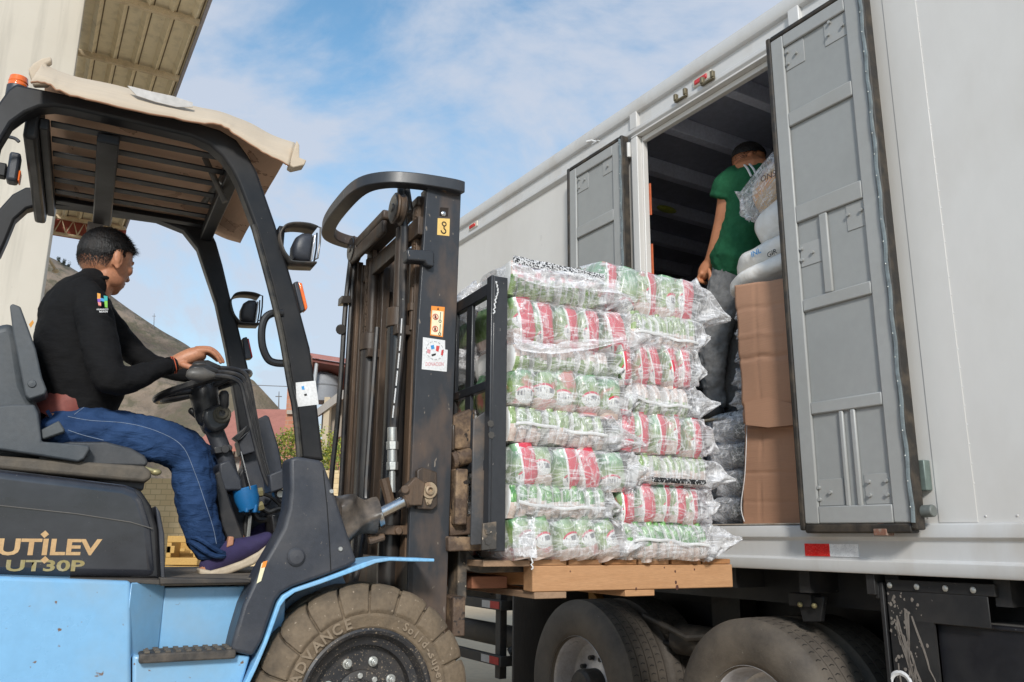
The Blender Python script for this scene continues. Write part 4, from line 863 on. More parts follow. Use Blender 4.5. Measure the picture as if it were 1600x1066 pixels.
darkfill=NT('dark_green_fill'); t1=darkfill.noise(darkfill.coord(scale=(1,1,3)),8,5); darkfill.col(darkfill.mix(darkfill.rng(t1,.35,.7),(.022,.035,.035),(.06,.095,.085)),.35); darkfill.bump(t1,.6,.02); darkfill=darkfill.m
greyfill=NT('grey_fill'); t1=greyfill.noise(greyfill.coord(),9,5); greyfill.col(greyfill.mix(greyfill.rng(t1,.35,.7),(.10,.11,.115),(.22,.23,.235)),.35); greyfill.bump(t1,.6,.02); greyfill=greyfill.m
def sack(c,size,fill,seed,label,rz=0,ry=0,cat='sack',tail=-1,wrap=True,filmw=None):
    L_,d,h=size; r=thing('sack',label,cat,TF@Matrix.Translation(c)@Matrix.Rotation(R(rz),4,'Z')@Matrix.Rotation(R(ry),4,'Y'),GI); rr=random.Random(seed)
    b=MB(); rs=[]
    for i in range(25):
        t=i/24; x=(t-.5)*L_; k=max(.12,(1-abs(2*t-1)**3.2))**.5; row=[]
        for j in range(28):
            a=2*PI*j/28; cc,ss=math.cos(a),math.sin(a); p=V(x,math.copysign(abs(cc)**.75,cc)*d/2*k*.96,math.copysign(abs(ss)**.75,ss)*h/2*k*.96); p+=V(0,cc,ss)*.014*noise.noise(V(x*9,a*1.2,seed)); row.append(p)
        rs.append(row)
    b.rings(rs); b.build('contents',fill,r,angle=75)
    if wrap:
        me=film_mesh(L_*.96,h*1.0,d*1.0,tail,seed,sag=rr.uniform(-.02,.03),tmul=.55); o=bpy.data.objects.new('plastic_film',me); COL.objects.link(o); o.parent=r
        if tail<0: o.rotation_euler=(0,0,PI)
    return r
def Tc(px,py,y): return Tp(px,py,y)
c=Tc(1212,398,.18); sack(c+V(.01,.05,0),(.56,.34,.15),sackm,1,'white sack with blue print, upper of two on the cardboard',0,-6,wrap=False)
c=Tc(1205,425,.15); sack(c+V(.0,.05,-.01),(.58,.34,.13),sackm,2,'white sack directly on top of the cardboard, lower of two',0,-6,wrap=False)
c=Tc(1203,296,.22); sack(c+V(.04,.05,0),(.34,.26,.27),noodle,3,'clear bag of orange printed packs on top of the pile',-8,-25)
c=Tc(1216,344,.2); sack(c+V(.0,.06,-.01),(.32,.28,.24),sackm,4,'pale clear sack below the orange printed bag',0,-20,wrap=False)
a=text('ONS','printed_lettering',mat('brown_print',(.14,.09,.08),.6),None,Matrix(),.05); a.matrix_world=TF@Matrix.Translation(Tp(1200,276,.06))@Matrix.Rotation(R(90),4,'X'); SK=[o for o in bpy.data.objects if o.get('category')=='sack']
bpy.context.view_layer.update(); mw=a.matrix_world.copy(); a.parent=SK[2]; a.matrix_parent_inverse=SK[2].matrix_world.inverted()
for txx,px,py,m,sz,kk in (('INL',1181,395,inkblue,.045,0),('GIR',1206,396,ink,.04,0),('IIII',1195,424,mat('grey_ink',(.3,.3,.32),.6),.04,1)):
    a=text(txx,'printed_lettering',m,None,Matrix(),sz); a.matrix_world=TF@Matrix.Translation(Tp(px,py,.055))@Matrix.Rotation(R(90),4,'X')@Matrix.Rotation(R(8),4,'Z'); a.parent=SK[kk]; a.matrix_parent_inverse=SK[kk].matrix_world.inverted()
# stack behind the cardboard: ends with white tied tips
for j,(py0,py1) in enumerate(((470,505),(505,538),(538,570),(570,607),(607,640))):
    c0=Tp(1150,(py0+py1)/2,.12); h=abs(Tp(1150,py0,.12).z-Tp(1150,py1,.12).z)
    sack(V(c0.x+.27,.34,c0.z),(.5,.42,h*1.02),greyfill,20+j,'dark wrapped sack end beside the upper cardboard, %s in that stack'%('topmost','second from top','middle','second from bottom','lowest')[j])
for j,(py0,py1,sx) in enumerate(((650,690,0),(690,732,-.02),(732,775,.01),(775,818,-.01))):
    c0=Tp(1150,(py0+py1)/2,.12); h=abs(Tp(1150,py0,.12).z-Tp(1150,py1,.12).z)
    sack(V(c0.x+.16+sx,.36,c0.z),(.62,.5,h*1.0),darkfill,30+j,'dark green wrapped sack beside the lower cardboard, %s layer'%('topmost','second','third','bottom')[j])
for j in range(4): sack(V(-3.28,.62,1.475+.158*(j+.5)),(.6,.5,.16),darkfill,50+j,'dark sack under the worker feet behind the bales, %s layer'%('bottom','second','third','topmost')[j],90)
# ================================================================ the forklift
FK=thing('forklift','light blue and black forklift carrying the pallet of bales','forklift',FF)
def pr(name,l,y,th,m,parent=FK,bevel=.005,seg=2,angle=35):
    b=MB(); b.prism(Fs(l,y),V(0,th,0)); return b.build(name,m,parent,bevel=bevel,seg=seg,angle=angle)
# ---- body side (light blue) with the step recess
YB=-.6
b=MB(); l=Fs([(-330,888),(-330,1330),(205,1330),(205,908)],YB); b.prism(l,V(0,1.2,0)); body=b.build('body',blue,FK,bevel=.012,seg=3)
p0=Fp(205,912,YB); p1=Fp(205,1022,YB); q0=Fp(258,914,-.5); zst=Fp(217,1024,YB).z
b=MB(); xr=Fp(392,1010,-.5).x
b.prism([V(p0.x,YB+.0,zst-.01),V(q0.x,-.5,zst-.01),V(q0.x,-.2,zst-.01),V(p0.x,-.2,zst-.01)],V(0,0,p0.z-zst+.012)); b.build('recess_side',blue,body,bevel=.004)
b=MB(); b.box((q0.x,-.50,zst-.01),(xr+.10,-.3,Fp(330,917,-.5).z)); b.build('recess_panel',blue,body,bevel=.004)
b=MB(); l=Fs([(207,1024),(207,1330),(380,1330),(377,1075),(392,1024)],YB); b.prism(l,V(0,.3,0)); b.build('lower_panel',blue,body,bevel=.01,seg=3)
# floor edge and floor
pr('floor_edge',[(250,903),(390,905),(393,911),(250,913)],-.585,.06,mat('black_floor_edge',(.035,.03,.027),.6,dirt=(.12,.095,.07),amt=.6,scale=12),bevel=.003)
b=MB(); fz=Fp(320,903,-.5).z; b.box((Fp(250,900,-.5).x,-.55,fz-.02),(.75,.55,fz)); b.build('floor_plate',mat('dusty_floor_plate',(.12,.10,.08),.8,dirt=(.22,.18,.14),amt=.7,scale=12),FK,bevel=.003)
pr('body_trim',[(-320,899),(205,905),(250,906),(250,914),(205,911),(-320,905)],YB+.02,.3,mat('dusty_trim',(.05,.043,.036),.6,dirt=(.16,.12,.09),amt=.6,scale=10),bevel=.002)
# step plate
b=MB(); s0=Fp(218,1022,YB-.02); s1=Fp(368,1022,YB-.02); zt=Fp(300,1018,YB-.02).z
b.box((s0.x,YB-.03,zt-.026),(s1.x,-.50,zt)); st=b.build('step',mat('step_rubber',(.045,.040,.036),.75,dirt=(.17,.14,.11),amt=.6,scale=20,bump=.3),FK,bevel=.005)
b=MB()
for i in range(9):
    for j in range(3): x=s0.x+.02+(s1.x-s0.x-.04)*i/8; b.box((x-.007,-.62+.04*j,zt+.0005),(x+.007,-.60+.04*j,zt+.006))
b.build('step_grip',seatbase,st)
# ---- hood
HY=-.5
hood=pr('hood',[(-330,698),(0,733),(195,757),(214,764),(226,778),(240,822),(247,905),(-330,898)],HY,1.0,hoodblack,bevel=.028,seg=4)
pr('hood_corner',[(205,762),(221,768),(236,790),(246,825),(251,905),(203,905)],HY+.008,.984,mat('hood_corner_black',(.013,.013,.015),.35,dirt=(.05,.045,.04),amt=.4,scale=8),hood,bevel=.01)
b=MB(); b.tube(Fs([(-300,768),(0,790),(120,803),(204,816),(238,826)],HY-.0035),.0016,6); b.build('hood_seam',mat('seam_dust',(.12,.11,.10),.8),hood)
pr('front_post',[(243,790),(250,800),(257,835),(258,905),(249,905),(247,830)],-.47,.9,blackplastic,bevel=.004)
M_=Matrix.Translation(Fp(72,857,HY-.0012))@Matrix.Rotation(R(90),4,'X')@Matrix.Rotation(R(-1.5),4,'Z')
def lett(txt,px0,px1,pyb,pyt,m,par,y,name,bold=.0,shear=0,rot=0,sp=1.0):
    a=Fp(px0,pyb,y); c=Fp(px1,pyb,y); t=Fp((px0+px1)/2,pyt,y); w_=(c-a).length; h_=t.z-(a.z+c.z)/2
    o=text(txt,name,m,par,Matrix(),1.0,ext=0,bold=bold,shear=shear,align='LEFT',space=sp); me=o.data
    xs=[v.co.x for v in me.vertices]; ys=[v.co.y for v in me.vertices]; X0,X1,Y0,Y1=min(xs),max(xs),min(ys),max(ys)
    dx=(c-a)/(X1-X0)
    for v in me.vertices:
        u=v.co.x-X0; q=a+dx*u+V(0,0,(v.co.y-Y0)/(Y1-Y0)*h_); q.y=y-v.co.z*.001; v.co=q
    return o
lett('UTILEV',-5,157,868,842,gold,hood,HY-.0012,'lettering_large',bold=.03,shear=.0)
for px,py in ((70,835),(70,875)):
    c=Fp(px,py,HY-.0012); b=MB(); b.prism([c+V(0,0,.011),c+V(.011,0,0),c+V(0,0,-.011),c+V(-.011,0,0)],V(0,-.0005,0)); b.build('lettering_diamond',gold,hood)
lett('UT30P',8,131,893,875,yellowprint,hood,HY-.0012,'lettering_small',bold=.03)
# ---- fender flange, inner arch, cowl
ft=[(372,1100),(383,1066),(396,1040),(412,1004),(434,942),(441,931),(459,920),(500,906),(537,892),(566,880),(585,874),(609,871),(640,872),(679,873)]
fb=[(679,878),(640,877.5),(609,876.5),(588,880),(568,888),(538,899),(500,913),(461,926),(446,937),(439,947),(418,1005),(402,1043),(391,1066),(380,1100)]
b=MB(); b.prism(Fs(ft+fb,-.625),V(0,.20,0)); b.build('fender',mat('fender_blue',(.21,.47,.74),.38,dirt=(.30,.33,.36),amt=.4,scale=9),FK,bevel=.003)
b=MB(); b.prism(Fs([(395,1110),(410,1040),(440,950),(462,925),(532,893),(546,925),(540,1000),(470,1110)],-.36),V(0,.03,0)); b.build('arch_panel',blue_dirty,FK)
cowl=pr('cowl',[(453,716),(464,713),(500,719),(506,724),(514,745),(555,868),(559,878),(537,889),(500,903),(459,917),(441,927),(432,938),(411,1000),(396,1026),(360,1018),(368,985),(380,945),(407,888),(428,852),(443,825),(451,795),(454,765)],-.62,.13,blackplastic,bevel=.012,seg=3)
b=MB(); c=Fp(463,870,-.628); b.lathe([(.001,-.008),(.022,-.006),(.028,0),(.028,.01)],c,24,'y'); b.build('cowl_plug',blackplastic,cowl)
b=MB(); b.tube(Fs([(505,735),(511,790),(515,850),(517,893)],-.6205),.0018,6); b.build('cowl_groove',mat('groove_black',(.008,.008,.009),.6),cowl)
b=MB()
for px,py in ((518,768),(532,858)): c=Fp(px,py,-.622); b.lathe([(.001,-.004),(.006,-.004),(.008,0)],c,12,'y')
b.build('cowl_screw',zinc,cowl)
b=MB(); b.prism(Fs([(409,880),(417,877),(408,908),(401,912)],-.6225),V(0,.002,0)); b.build('cowl_label',stickcream,cowl)
b=MB(); b.prism(Fs([(411,878),(418,876),(415,886),(408,888)],-.6232),V(0,.002,0)); b.build('label_head',stickorange,cowl)
# ---- overhead guard
near=[(-30,320),(-6,245),(0,222),(18,192),(40,176),(62,167),(85,165),(110,169),(200,189),(300,213),(328,226),(347,243),(362,264),(372,284),(398,352),(424,444),(442,520),(456,600),(464,640),(471,716),(507,720),(505,712),(497,641),(490,580),(485,544),(458,443),(431,351),(402,268),(388,243),(370,218),(345,203),(310,192),(240,176),(150,157),(75,141),(40,134),(24,130),(12,140),(-8,168),(-30,225)]
gd=pr('guard_side_frame',near,-.5,.07,guardpaint,bevel=.010,seg=3)
b=MB(); P=smooth(Fs([(396,352),(421,444),(439,520),(453,600),(461,640),(468,714)],-.515),6); b.tube(P,.011,8); b.build('weatherstrip',mat('weatherstrip_black',(.012,.012,.012),.5,dirt=(.14,.12,.09),amt=.6,scale=10),gd)
far=[(-40,500),(-20,420),(0,397),(10,375),(23,343),(42,326),(70,318),(117,322),(188,334),(245,342),(287,359),(309,387),(322,426),(338,473),(354,547),(370,640),(378,705),(410,705),(399,627),(389,579),(373,512),(360,464),(348,413),(338,378),(322,345),(290,327),(240,316),(180,305),(120,297),(70,292),(40,292),(19,303),(0,324),(-20,350),(-40,420)]
gf=pr('guard_side_frame',far,.43,.07,guardpaint,bevel=.010,seg=3)
ZR=2.205
def Fr(px,py): return Fz(px,py,ZR)
xr0=Fp(72,190,-.43).x-.01; xr1=Fp(338,245,-.43).x+.05
b=MB(); b.box((xr0-.05,-.43,2.13),(xr0-.008,.43,2.30)); b.build('guard_rear_plate',guardpaint,FK,bevel=.012)
b=MB(); b.box((xr0-.008,-.43,2.17),(xr0+.02,.43,2.21)); b.box((xr1,-.43,2.17),(xr1+.05,.43,2.225)); b.build('guard_cross_rail',guardpaint,FK,bevel=.004)
xc=Fp(170,215,-.42).x
b=MB(); b.box((xc-.035,-.43,2.165),(xc+.035,.43,2.20)); b.build('guard_cross_bar',guardpaint,FK,bevel=.005)
for k in range(7):
    y=-.405+.125*k; b=MB(); b.box((xr0+.02,y,2.214),(xr1,y+.046,2.220)); b.build('guard_slat',guardpaint,FK,bevel=.003)
b=MB()
for px,py in ((105,298),(181,310),(282,330)):
    c=Fp(px,py,.425); b.lathe([(.001,-.012),(.010,-.011),(.011,-.004),(.017,-.003),(.018,0)],c,14,'y')
b.build('guard_bolt',zinc,gf)
b=MB(); b.box((Fp(152,330,.43).x-.03,.415,2.10),(Fp(152,330,.43).x+.03,.44,2.17)); b.build('tape_patch',mat('dull_silver_tape',(.33,.30,.28),.35,.5,dirt=(.12,.1,.09),amt=.7,scale=30),gf)
# arm and latch under the roof front
b=MB(); b.tube([Fp(320,246,-.2),Fp(352,316,-.2)],.012,8); b.tube([Fp(330,316,.1),Fp(352,262,-.1)],.009,8); b.tube([Fp(318,318,.2),Fp(360,262,-.2)],.014,8); b.build('wiper_arm',mat('dusty_wiper',(.05,.046,.042),.5,dirt=(.2,.17,.14),amt=.6,scale=14),FK)
b=MB(); b.cyl(Fp(337,284,-.2),Fp(352,290,-.2),.008,8); b.build('wiper_bolt',zinc,FK)
# beacon and rear lamp
b=MB(); c=Fp(26,146,-.36); b.lathe([(.032,-.03),(.032,.02),(.001,.02)],c,20,'z',cap=True); bc=b.build('beacon',blackplastic,FK)
b=MB(); b.lathe([(.028,.02),(.030,.025),(.030,.035),(.028,.038),(.028,.040),(.030,.043),(.027,.062),(.014,.066),(.001,.066)],c+V(0,0,-.005),24,'z'); b.build('lens',orangelens,bc)
b=MB(); c=Fp(22,262,-.1); b.box((c.x-.018,-.13,c.z-.06),(c.x+.018,-.07,c.z+.05)); rl=b.build('rear_lamp',blackplastic,FK,bevel=.01)
b=MB(); b.box((c.x+.0185,-.125,c.z-.055),(c.x+.025,-.075,c.z-.015)); b.build('lens',orangelens,rl,bevel=.004)
b=MB(); b.box((c.x-.3,-.13,c.z-.05),(c.x-.02,-.09,c.z-.0)); b.build('lamp_arm',guardpaint,rl,bevel=.004)
b=MB(); b.tube(smooth(Fs([(-10,222),(5,214),(22,216),(30,222)],-.2),5),.006,6); b.build('lamp_cable',blackplastic,FK)
# ---- lamps, indicators, grab handle, sticker
def headlamp(pts,y,sc,ins):
    T=lambda l,yy: [Fp(pts[0]+a*sc,pts[1]+c*sc,yy) for a,c in l]
    # bracket strap: runs over the top, down beside the pillar and under the lamp
    b=MB(); o_=T([(64,18),(50,13),(28,11),(12,14),(4,22),(0,34),(6,58),(16,72),(24,78),(62,80)],y-.06); 
    P=smooth(o_,4); N_=len(P)
    for i in range(N_-1):
        a,c=P[i],P[i+1]; 
        v=[a,c,c+V(0,.10,0),a+V(0,.10,0)]; b.face(v)
    bmesh.ops.remove_doubles(b.bm,verts=b.bm.verts,dist=1e-5)
    hl=b.build('headlight',mat('lamp_bracket_black',(.03,.029,.028),.45,dirt=(.15,.115,.085),amt=.6,scale=9) if 'lamp_bracket_black' not in bpy.data.materials else bpy.data.materials['lamp_bracket_black'],FK,angle=60); s=hl.modifiers.new('solid','SOLIDIFY'); s.thickness=.006
    b=MB(); A=T([(58,30),(52,27),(40,27),(30,33),(24,46),(23,58),(25,70),(40,76),(52,77)],y-.055); rs=[]
    for yy,k in ((0,.55),(.008,.82),(.02,.96),(.045,1),(.07,.96),(.083,.82),(.09,.55)):
        cc=sum(A,V(0,0,0))/len(A); rs.append([cc+(p-cc)*k+V(0,yy,0) for p in A])
    b.rings(rs); b.build('lamp_body',blackplastic,hl,angle=50)
    b=MB(); l=T([(58,31),(60,34),(55,74),(52,76)],y-.05); b.prism(l,V(0,.08,0)); b.build('lamp_glass',mat('lamp_glass',(.5,.5,.52),.08,.3) if 'lamp_glass' not in bpy.data.materials else bpy.data.materials['lamp_glass'],hl,bevel=.004)
    b=MB(); 
    for yy in (y-.055,y+.035): b.tube(T([(60,19),(68,21),(67,45),(63,72),(58,74)],yy),.0035,6)
    b.tube(T([(62,30),(61,55),(57,78),(53,79)],y-.01),.0035,6); b.build('lamp_guard_wire',blackpaint,hl)
headlamp((437,336),-.47,.94,0)
b=MB(); b.box((Fp(436,352,-.5).x,-.5,Fp(436,392,-.5).z),(Fp(446,352,-.5).x,-.42,Fp(436,352,-.5).z)); b.build('headlight_mount',guardpaint,FK,bevel=.004)
headlamp((360,447),.47,.74,0)
def indicator(l0,l1,y,m1):
    a=pr('indicator',l0,y,.05,blackplastic,bevel=.004); pr('lens',l1,y+.002,.045,m1,a,bevel=.004)
indicator([(459,441),(466,439),(477,484),(470,487)],[(466,441),(472,442),(481,480),(479,484),(477,485)],-.48,orangelens)
indicator([(379,528),(386,526),(394,560),(383,561)],[(386,529),(389,529),(395,557),(394,560)],.45,redlens)
b=MB(); b.tube(smooth(Fs([(442,489),(425,490),(414,498),(409,516),(410,540),(418,560),(430,567),(452,568)],-.50),5),.0135,10); b.build('grab_handle',mat('handle_black',(.012,.012,.013),.3),FK)
b=MB(); b.prism(Fs([(462,598),(493,595),(498,632),(464,636)],-.5015),V(0,.001,0)); sk=b.build('pillar_sticker',paperwhite,gd)
b=MB(); b.prism(Fs([(471,604),(475,603),(476,609),(472,609)],-.5022),V(0,.0006,0)); b.build('sticker_mark',inkblue,sk)
b=MB(); b.prism(Fs([(475,616),(479,615),(480,618),(476,619)],-.5022),V(0,.0006,0)); b.build('sticker_mark',ink,sk)
# ---- seat
SY=-.26
seat=pr('seat',[(60,706),(75,696),(110,690),(165,690),(205,700),(226,712),(232,722),(228,729),(60,726)],SY+.03,.48,mat('seat_cushion_vinyl',(.04,.043,.048),.4,dirt=(.11,.105,.1),amt=.4,scale=6,bump=.1,bscale=200),bevel=.018,seg=3)
pr('seat_backrest',[(-60,520),(0,506),(18,500),(30,520),(42,600),(62,640),(66,716),(-60,716)],SY+.04,.46,seatmat,seat,bevel=.03,seg=4)
pr('backrest_wing',[(15,478),(19,474),(32,479),(36,490),(56,545),(66,590),(73,608),(71,616),(46,624),(39,618),(30,570),(20,520)],SY-.03,.13,seatmat,seat,bevel=.014,seg=3)
pr('backrest_wing',[(15,478),(19,474),(32,479),(36,490),(56,545),(66,590),(73,608),(71,616),(46,624),(39,618),(30,570),(20,520)],SY+.43,.10,seatmat,seat,bevel=.014,seg=3)
pr('hip_bolster',[(-60,630),(0,634),(20,632),(54,632),(60,645),(65,690),(112,693),(122,694),(139,696),(141,702),(132,717),(122,722),(60,712),(0,703),(-60,690)],SY-.02,.10,seatmat,seat,bevel=.012,seg=3)
b=MB(); b.lathe([(.001,-.006),(.011,-.005),(.013,0)],Fp(50,600,SY-.03),16,'y'); b.build('wing_button',seatmat,seat)
pr('seat_pan',[(-60,700),(0,712),(140,722),(225,728),(236,735),(237,748),(225,754),(160,748),(0,733),(-60,722)],SY+.0,.52,seatbase,seat,bevel=.012,seg=3)
pr('seat_rail',[(150,749),(226,754),(224,766),(196,760)],SY+.05,.4,blackplastic,seat,bevel=.004)
b=MB(); b.cyl(Fp(226,733,SY+.02),Fp(244,738,SY+.02),.010,8); b.ell(Fp(244,738,SY+.02),(.018,.012,.012)); b.build('seat_lever',greasebrass,seat)
# seat belt buckle box
b=MB(); b.prism(Fs([(63,672),(92,657),(101,671),(101,675),(67,687),(64,684)],SY+.0),V(0,.05,0)); b.build('belt_buckle',mat('buckle_grey',(.07,.078,.082),.5),seat,bevel=.005)
# ---- steering column, wheel, levers, dash
dk=mat('column_plastic',(.030,.031,.034),.35,dirt=(.09,.085,.08),amt=.4,scale=9)
col=MB(); col.sweep([Fp(318,612,0),Fp(325,650,0)],[.055,.048],[.06,.055],n=16); cl=col.build('steering_column',dk,FK)
pr('column_cowl',[(318,640),(345,630),(357,636),(361,655),(356,668),(338,676),(325,672),(317,655)],-.075,.15,dk,cl,bevel=.016,seg=3)
b=MB(); b.sweep([Fp(334,670,0),Fp(352,716,0),Fp(364,762,0)],[.035,.033,.03],n=14); b.build('column_tube',blackplastic,cl)
b=MB(); b.prism(Fs([(334,699),(352,698),(354,707),(336,709)],-.05),V(0,.1,0)); b.cyl(Fp(352,702,-.055),Fp(352,702,.055),.016); b.cyl(Fp(358,700,-.05),Fp(358,700,.02),.012); b.build('column_clamp',blackpaint,cl,bevel=.003)
b=MB(); b.sweep([Fp(347,650,-.06),Fp(351,632,-.075),Fp(350,617,-.085)],[.012,.017,.019],n=10); b.build('direction_lever',dk,cl)
b=MB(); b.sweep([Fp(322,655,.02),Fp(308,648,.02),Fp(299,642,.02)],[.012,.016,.013],n=10); b.build('tilt_lever',dk,cl)
b=MB(); b.lathe([(.02,0),(.03,-.004),(.034,.0)],Fp(347,648,-.078),14,'y'); b.lathe([(.012,-.004),(.02,-.007),(.024,-.003)],Fp(347,646,-.078),14,'y'); b.build('lever_bellows',mat('bellows_dusty',(.09,.08,.06),.8),cl)
wc=Fp(318,604,0)
tilt=Matrix.Rotation(R(-21),3,'Y')
b=MB(); b.tube([wc+tilt@V(.175*math.cos(2*PI*k/40),.175*math.sin(2*PI*k/40),0) for k in range(40)],.0145,10,closed=True); sw=b.build('steering_wheel',mat('wheel_rim_black',(.018,.018,.019),.35,dirt=(.06,.055,.05),amt=.4,scale=20),FK)
b=MB()
for a in (200,320,90): b.tube([wc+tilt@V(0,0,-.012),wc+tilt@V(.175*math.cos(R(a)),.175*math.sin(R(a)),0)],.012,8)
b.lathe([(.001,.01),(.04,.008),(.05,-.005),(.05,-.03),(.001,-.03)],wc,20,'z'); b.build('wheel_spoke',dk,sw,angle=50)
b=MB(); b.prism(Fs([(312,592),(331,585),(334,610),(322,622),(310,612)],-.05),V(0,.1,0)); b.build('column_head',dk,cl,bevel=.012,seg=3)
# hydraulic lever rods with knobs
rodm=mat('rod_black',(.02,.02,.022),.35,dirt=(.1,.09,.08),amt=.4,scale=15)
for k,(o_,yy) in enumerate((((0,0),-.30),((10,-5),-.25),((19,-11),-.20))):
    l=[(326+k*4,587-k*6),(350+k*4,588-k*6),(368+k*5,593-k*6),(378+k*5,604-k*5),(386+k*5,640-k*3),(398+k*4,690),(412+k*3,740),(422+k*3,760),(436+k*2,768)]
    b=MB(); b.tube(smooth(Fs(l,yy),6),.0085,8); rd=b.build('lever_rod',rodm,FK)
    b=MB(); a=Fp(l[0][0]+6,l[0][1],yy); c=Fp(l[0][0]-26,l[0][1]-2,yy); b.sweep([a,(a+c)/2,c],[.013,.027,.022],[.014,.028,.024],n=14); b.build('lever_knob',mat('knob_grey',(.085,.08,.074),.45,dirt=(.16,.14,.12),amt=.5,scale=25) if k==0 else (bpy.data.materials.get('knob_dark') or mat('knob_dark',(.03,.03,.03),.4)),rd)
dp=pr('dash_panel',[(400,656),(416,648),(421,652),(436,700),(444,745),(420,790),(395,790),(384,740),(378,705)],.05,.06,blackplastic,bevel=.006)
pr('dash_panel',[(336,722),(358,718),(372,745),(395,700),(402,690),(420,730),(440,780),(445,860),(380,860),(350,800),(336,745)],.12,.1,blackplastic,bevel=.008)
pr('kick_panel',[(332,742),(345,735),(362,790),(385,850),(360,855),(345,820)],-.1,.35,mat('kick_panel_black',(.02,.02,.022),.5,dirt=(.07,.06,.055),amt=.5,scale=10),bevel=.006)
pr('column_shroud',[(342,724),(360,718),(378,750),(380,767),(350,767),(343,745)],-.10,.16,blackplastic,bevel=.008)
pr('dash_flap',[(364,684),(388,664),(383,676),(372,690)],-.02,.05,rodm,bevel=.003)
pr('dash_box',[(372,690),(392,672),(400,706),(378,712)],.0,.1,blackplastic,bevel=.005)
b=MB(); b.tube(Fs([(376,706),(391,765)],-.1),.004,6); b.build('dash_rod',chrome,FK)
b=MB(); a=Fp(382,762,-.06); c=Fp(390,797,-.06); b.sweep([a,(a+c)/2,c],[.046,.046,.036],[.044,.044,.036],n=20,rnd=False); 
for k in range(6): q=c+V(.030*math.cos(k*1.05),.030*math.sin(k*1.05),0); b.cyl(q+V(0,0,.02),q-V(0,0,.01),.010,6)
bv=b.build('steering_valve',bluevalve,FK,bevel=.003)
b=MB(); b.cyl(Fp(402,770,-.06),Fp(410,769,-.06),.018,6); b.cyl(Fp(402,793,-.06),Fp(411,790,-.06),.018,6); b.build('valve_fitting',greasebrass,bv)
b=MB(); 
for l in ([(408,792),(420,800),(436,795),(448,800)],[(396,800),(404,812),(424,812),(446,822)],[(386,806),(384,830),(390,846)],[(410,770),(425,776),(440,790)]): b.tube(smooth(Fs(l,.0),5),.010,8)
b.build('hydraulic_hose',mat('hose_black',(.018,.018,.018),.5,dirt=(.08,.07,.06),amt=.5,scale=20),FK)
pr('linkage_bracket',[(421,742),(452,729),(453,760),(424,770)],-.35,.12,blackplastic,bevel=.005)
pr('linkage_plate',[(428,768),(453,764),(453,800),(446,790),(430,776)],-.30,.05,blackpaint,bevel=.004)
b=MB(); b.cyl(Fp(438,772,-.31),Fp(438,772,-.29),.012,10); b.build('linkage_bolt',zinc,FK)
pr('pedal_box',[(424,805),(445,798),(450,835),(428,838)],-.1,.15,rodm,bevel=.005)
pr('pedal_bracket',[(384,808),(395,808),(400,842),(382,846)],.1,.05,blackpaint,bevel=.003)
b=MB(); b.tube(Fs([(391,806),(388,838),(380,850)],-.05),.007,6); b.build('pedal_arm',zinc,FK)
# ---- front wheel
wcn=V(.886,-.6,.36)
b=MB(); prof=[(.218,-.002),(.228,-.012),(.264,-.020),(.275,-.014),(.325,-.005),(.335,.02),(.335,.20),(.30,.235),(.2,.235)]
b.lathe(prof,wcn,96)
nl_=20
for k in range(nl_):
    for side in (0,1):
        a0=2*PI*(k+.5*side)/nl_; a1=a0+2*PI/nl_*.925; prf=[(.268,-.016),(.283,-.026),(.335,-.014),(.352,.0),(.360,.018),(.361,.06),(.359,.105),(.325,.105)] if side==0 else [(.325,.115),(.359,.115),(.361,.18),(.352,.215),(.3,.235)]
        rs=[]
        for i in range(5):
            t=i/4; row=[]
            for r_,yy in prf:
                a=a0+(a1-a0)*t+.10*(yy/.1 if side==0 else (.23-yy)/.1)*(1 if side==0 else 1); g=.004 if i in(0,4) else 0
                row.append(wcn+V((r_-g)*math.cos(-a),yy+(.002 if i in (0,4) else 0),(r_-g)*math.sin(-a)))
            rs.append(row)
        b.rings(rs)
wh_=b.build('front_wheel',tyremat,FK,angle=30,bevel=.0035,seg=2)
b=MB(); b.lathe([(.222,-.002),(.223,-.008),(.215,-.012),(.205,-.006),(.198,.012),(.190,.030),(.166,.040),(.162,.075),(.05,.078),(.001,.078)],wcn,72); rim=b.build('rim',rimblack,wh_)
b=MB(); b.lathe([(.085,.078),(.083,.066),(.070,.062),(.055,.06),(.050,.05),(.03,.046),(.001,.046)],wcn,40); b.build('hub',rimblack,wh_)
b=MB()
for k in range(8):
    a=2*PI*k/8+.43; q=wcn+V(.115*math.cos(a),.076,.115*math.sin(a)); b.cyl(q,q+V(0,-.010,0),.0165,16); b.cyl(q+V(0,-.010,0),q+V(0,-.026,0),.0115,6); b.cyl(q+V(0,-.026,0),q+V(0,-.034,0),.007,8)
for k in range(8):
    a=2*PI*k/8+.1; q=wcn+V(.068*math.cos(a),.062,.068*math.sin(a)); b.cyl(q,q+V(0,-.010,0),.010,6)
b.build('wheel_nut',zinc,wh_,bevel=.0015)
def ringtext(s,a0,step,r,size,bold=.02):
    bm=MB()
    o=bpy.data.meshes.new('tyre_lettering'); bmj=bmesh.new()
    for i,ch in enumerate(s):
        if ch==' ': continue
        a=R(a0-step*i); t=text(ch,'x',tread_dust,None,Matrix(),size,ext=.0022,bold=bold)
        m=Matrix.Translation(wcn+V(r*math.cos(a),-.020,r*math.sin(a)))@Matrix.Rotation(R(90),4,'X')@Matrix.Rotation(a-PI/2,4,'Z')
        t.data.transform(m); bmj.from_mesh(t.data); me=t.data; bpy.data.objects.remove(t); bpy.data.meshes.remove(me)
    bmj.to_mesh(o); bmj.free(); o.materials.append(tread_dust); q=bpy.data.objects.new('tyre_lettering',o); COL.objects.link(q); q.parent=wh_
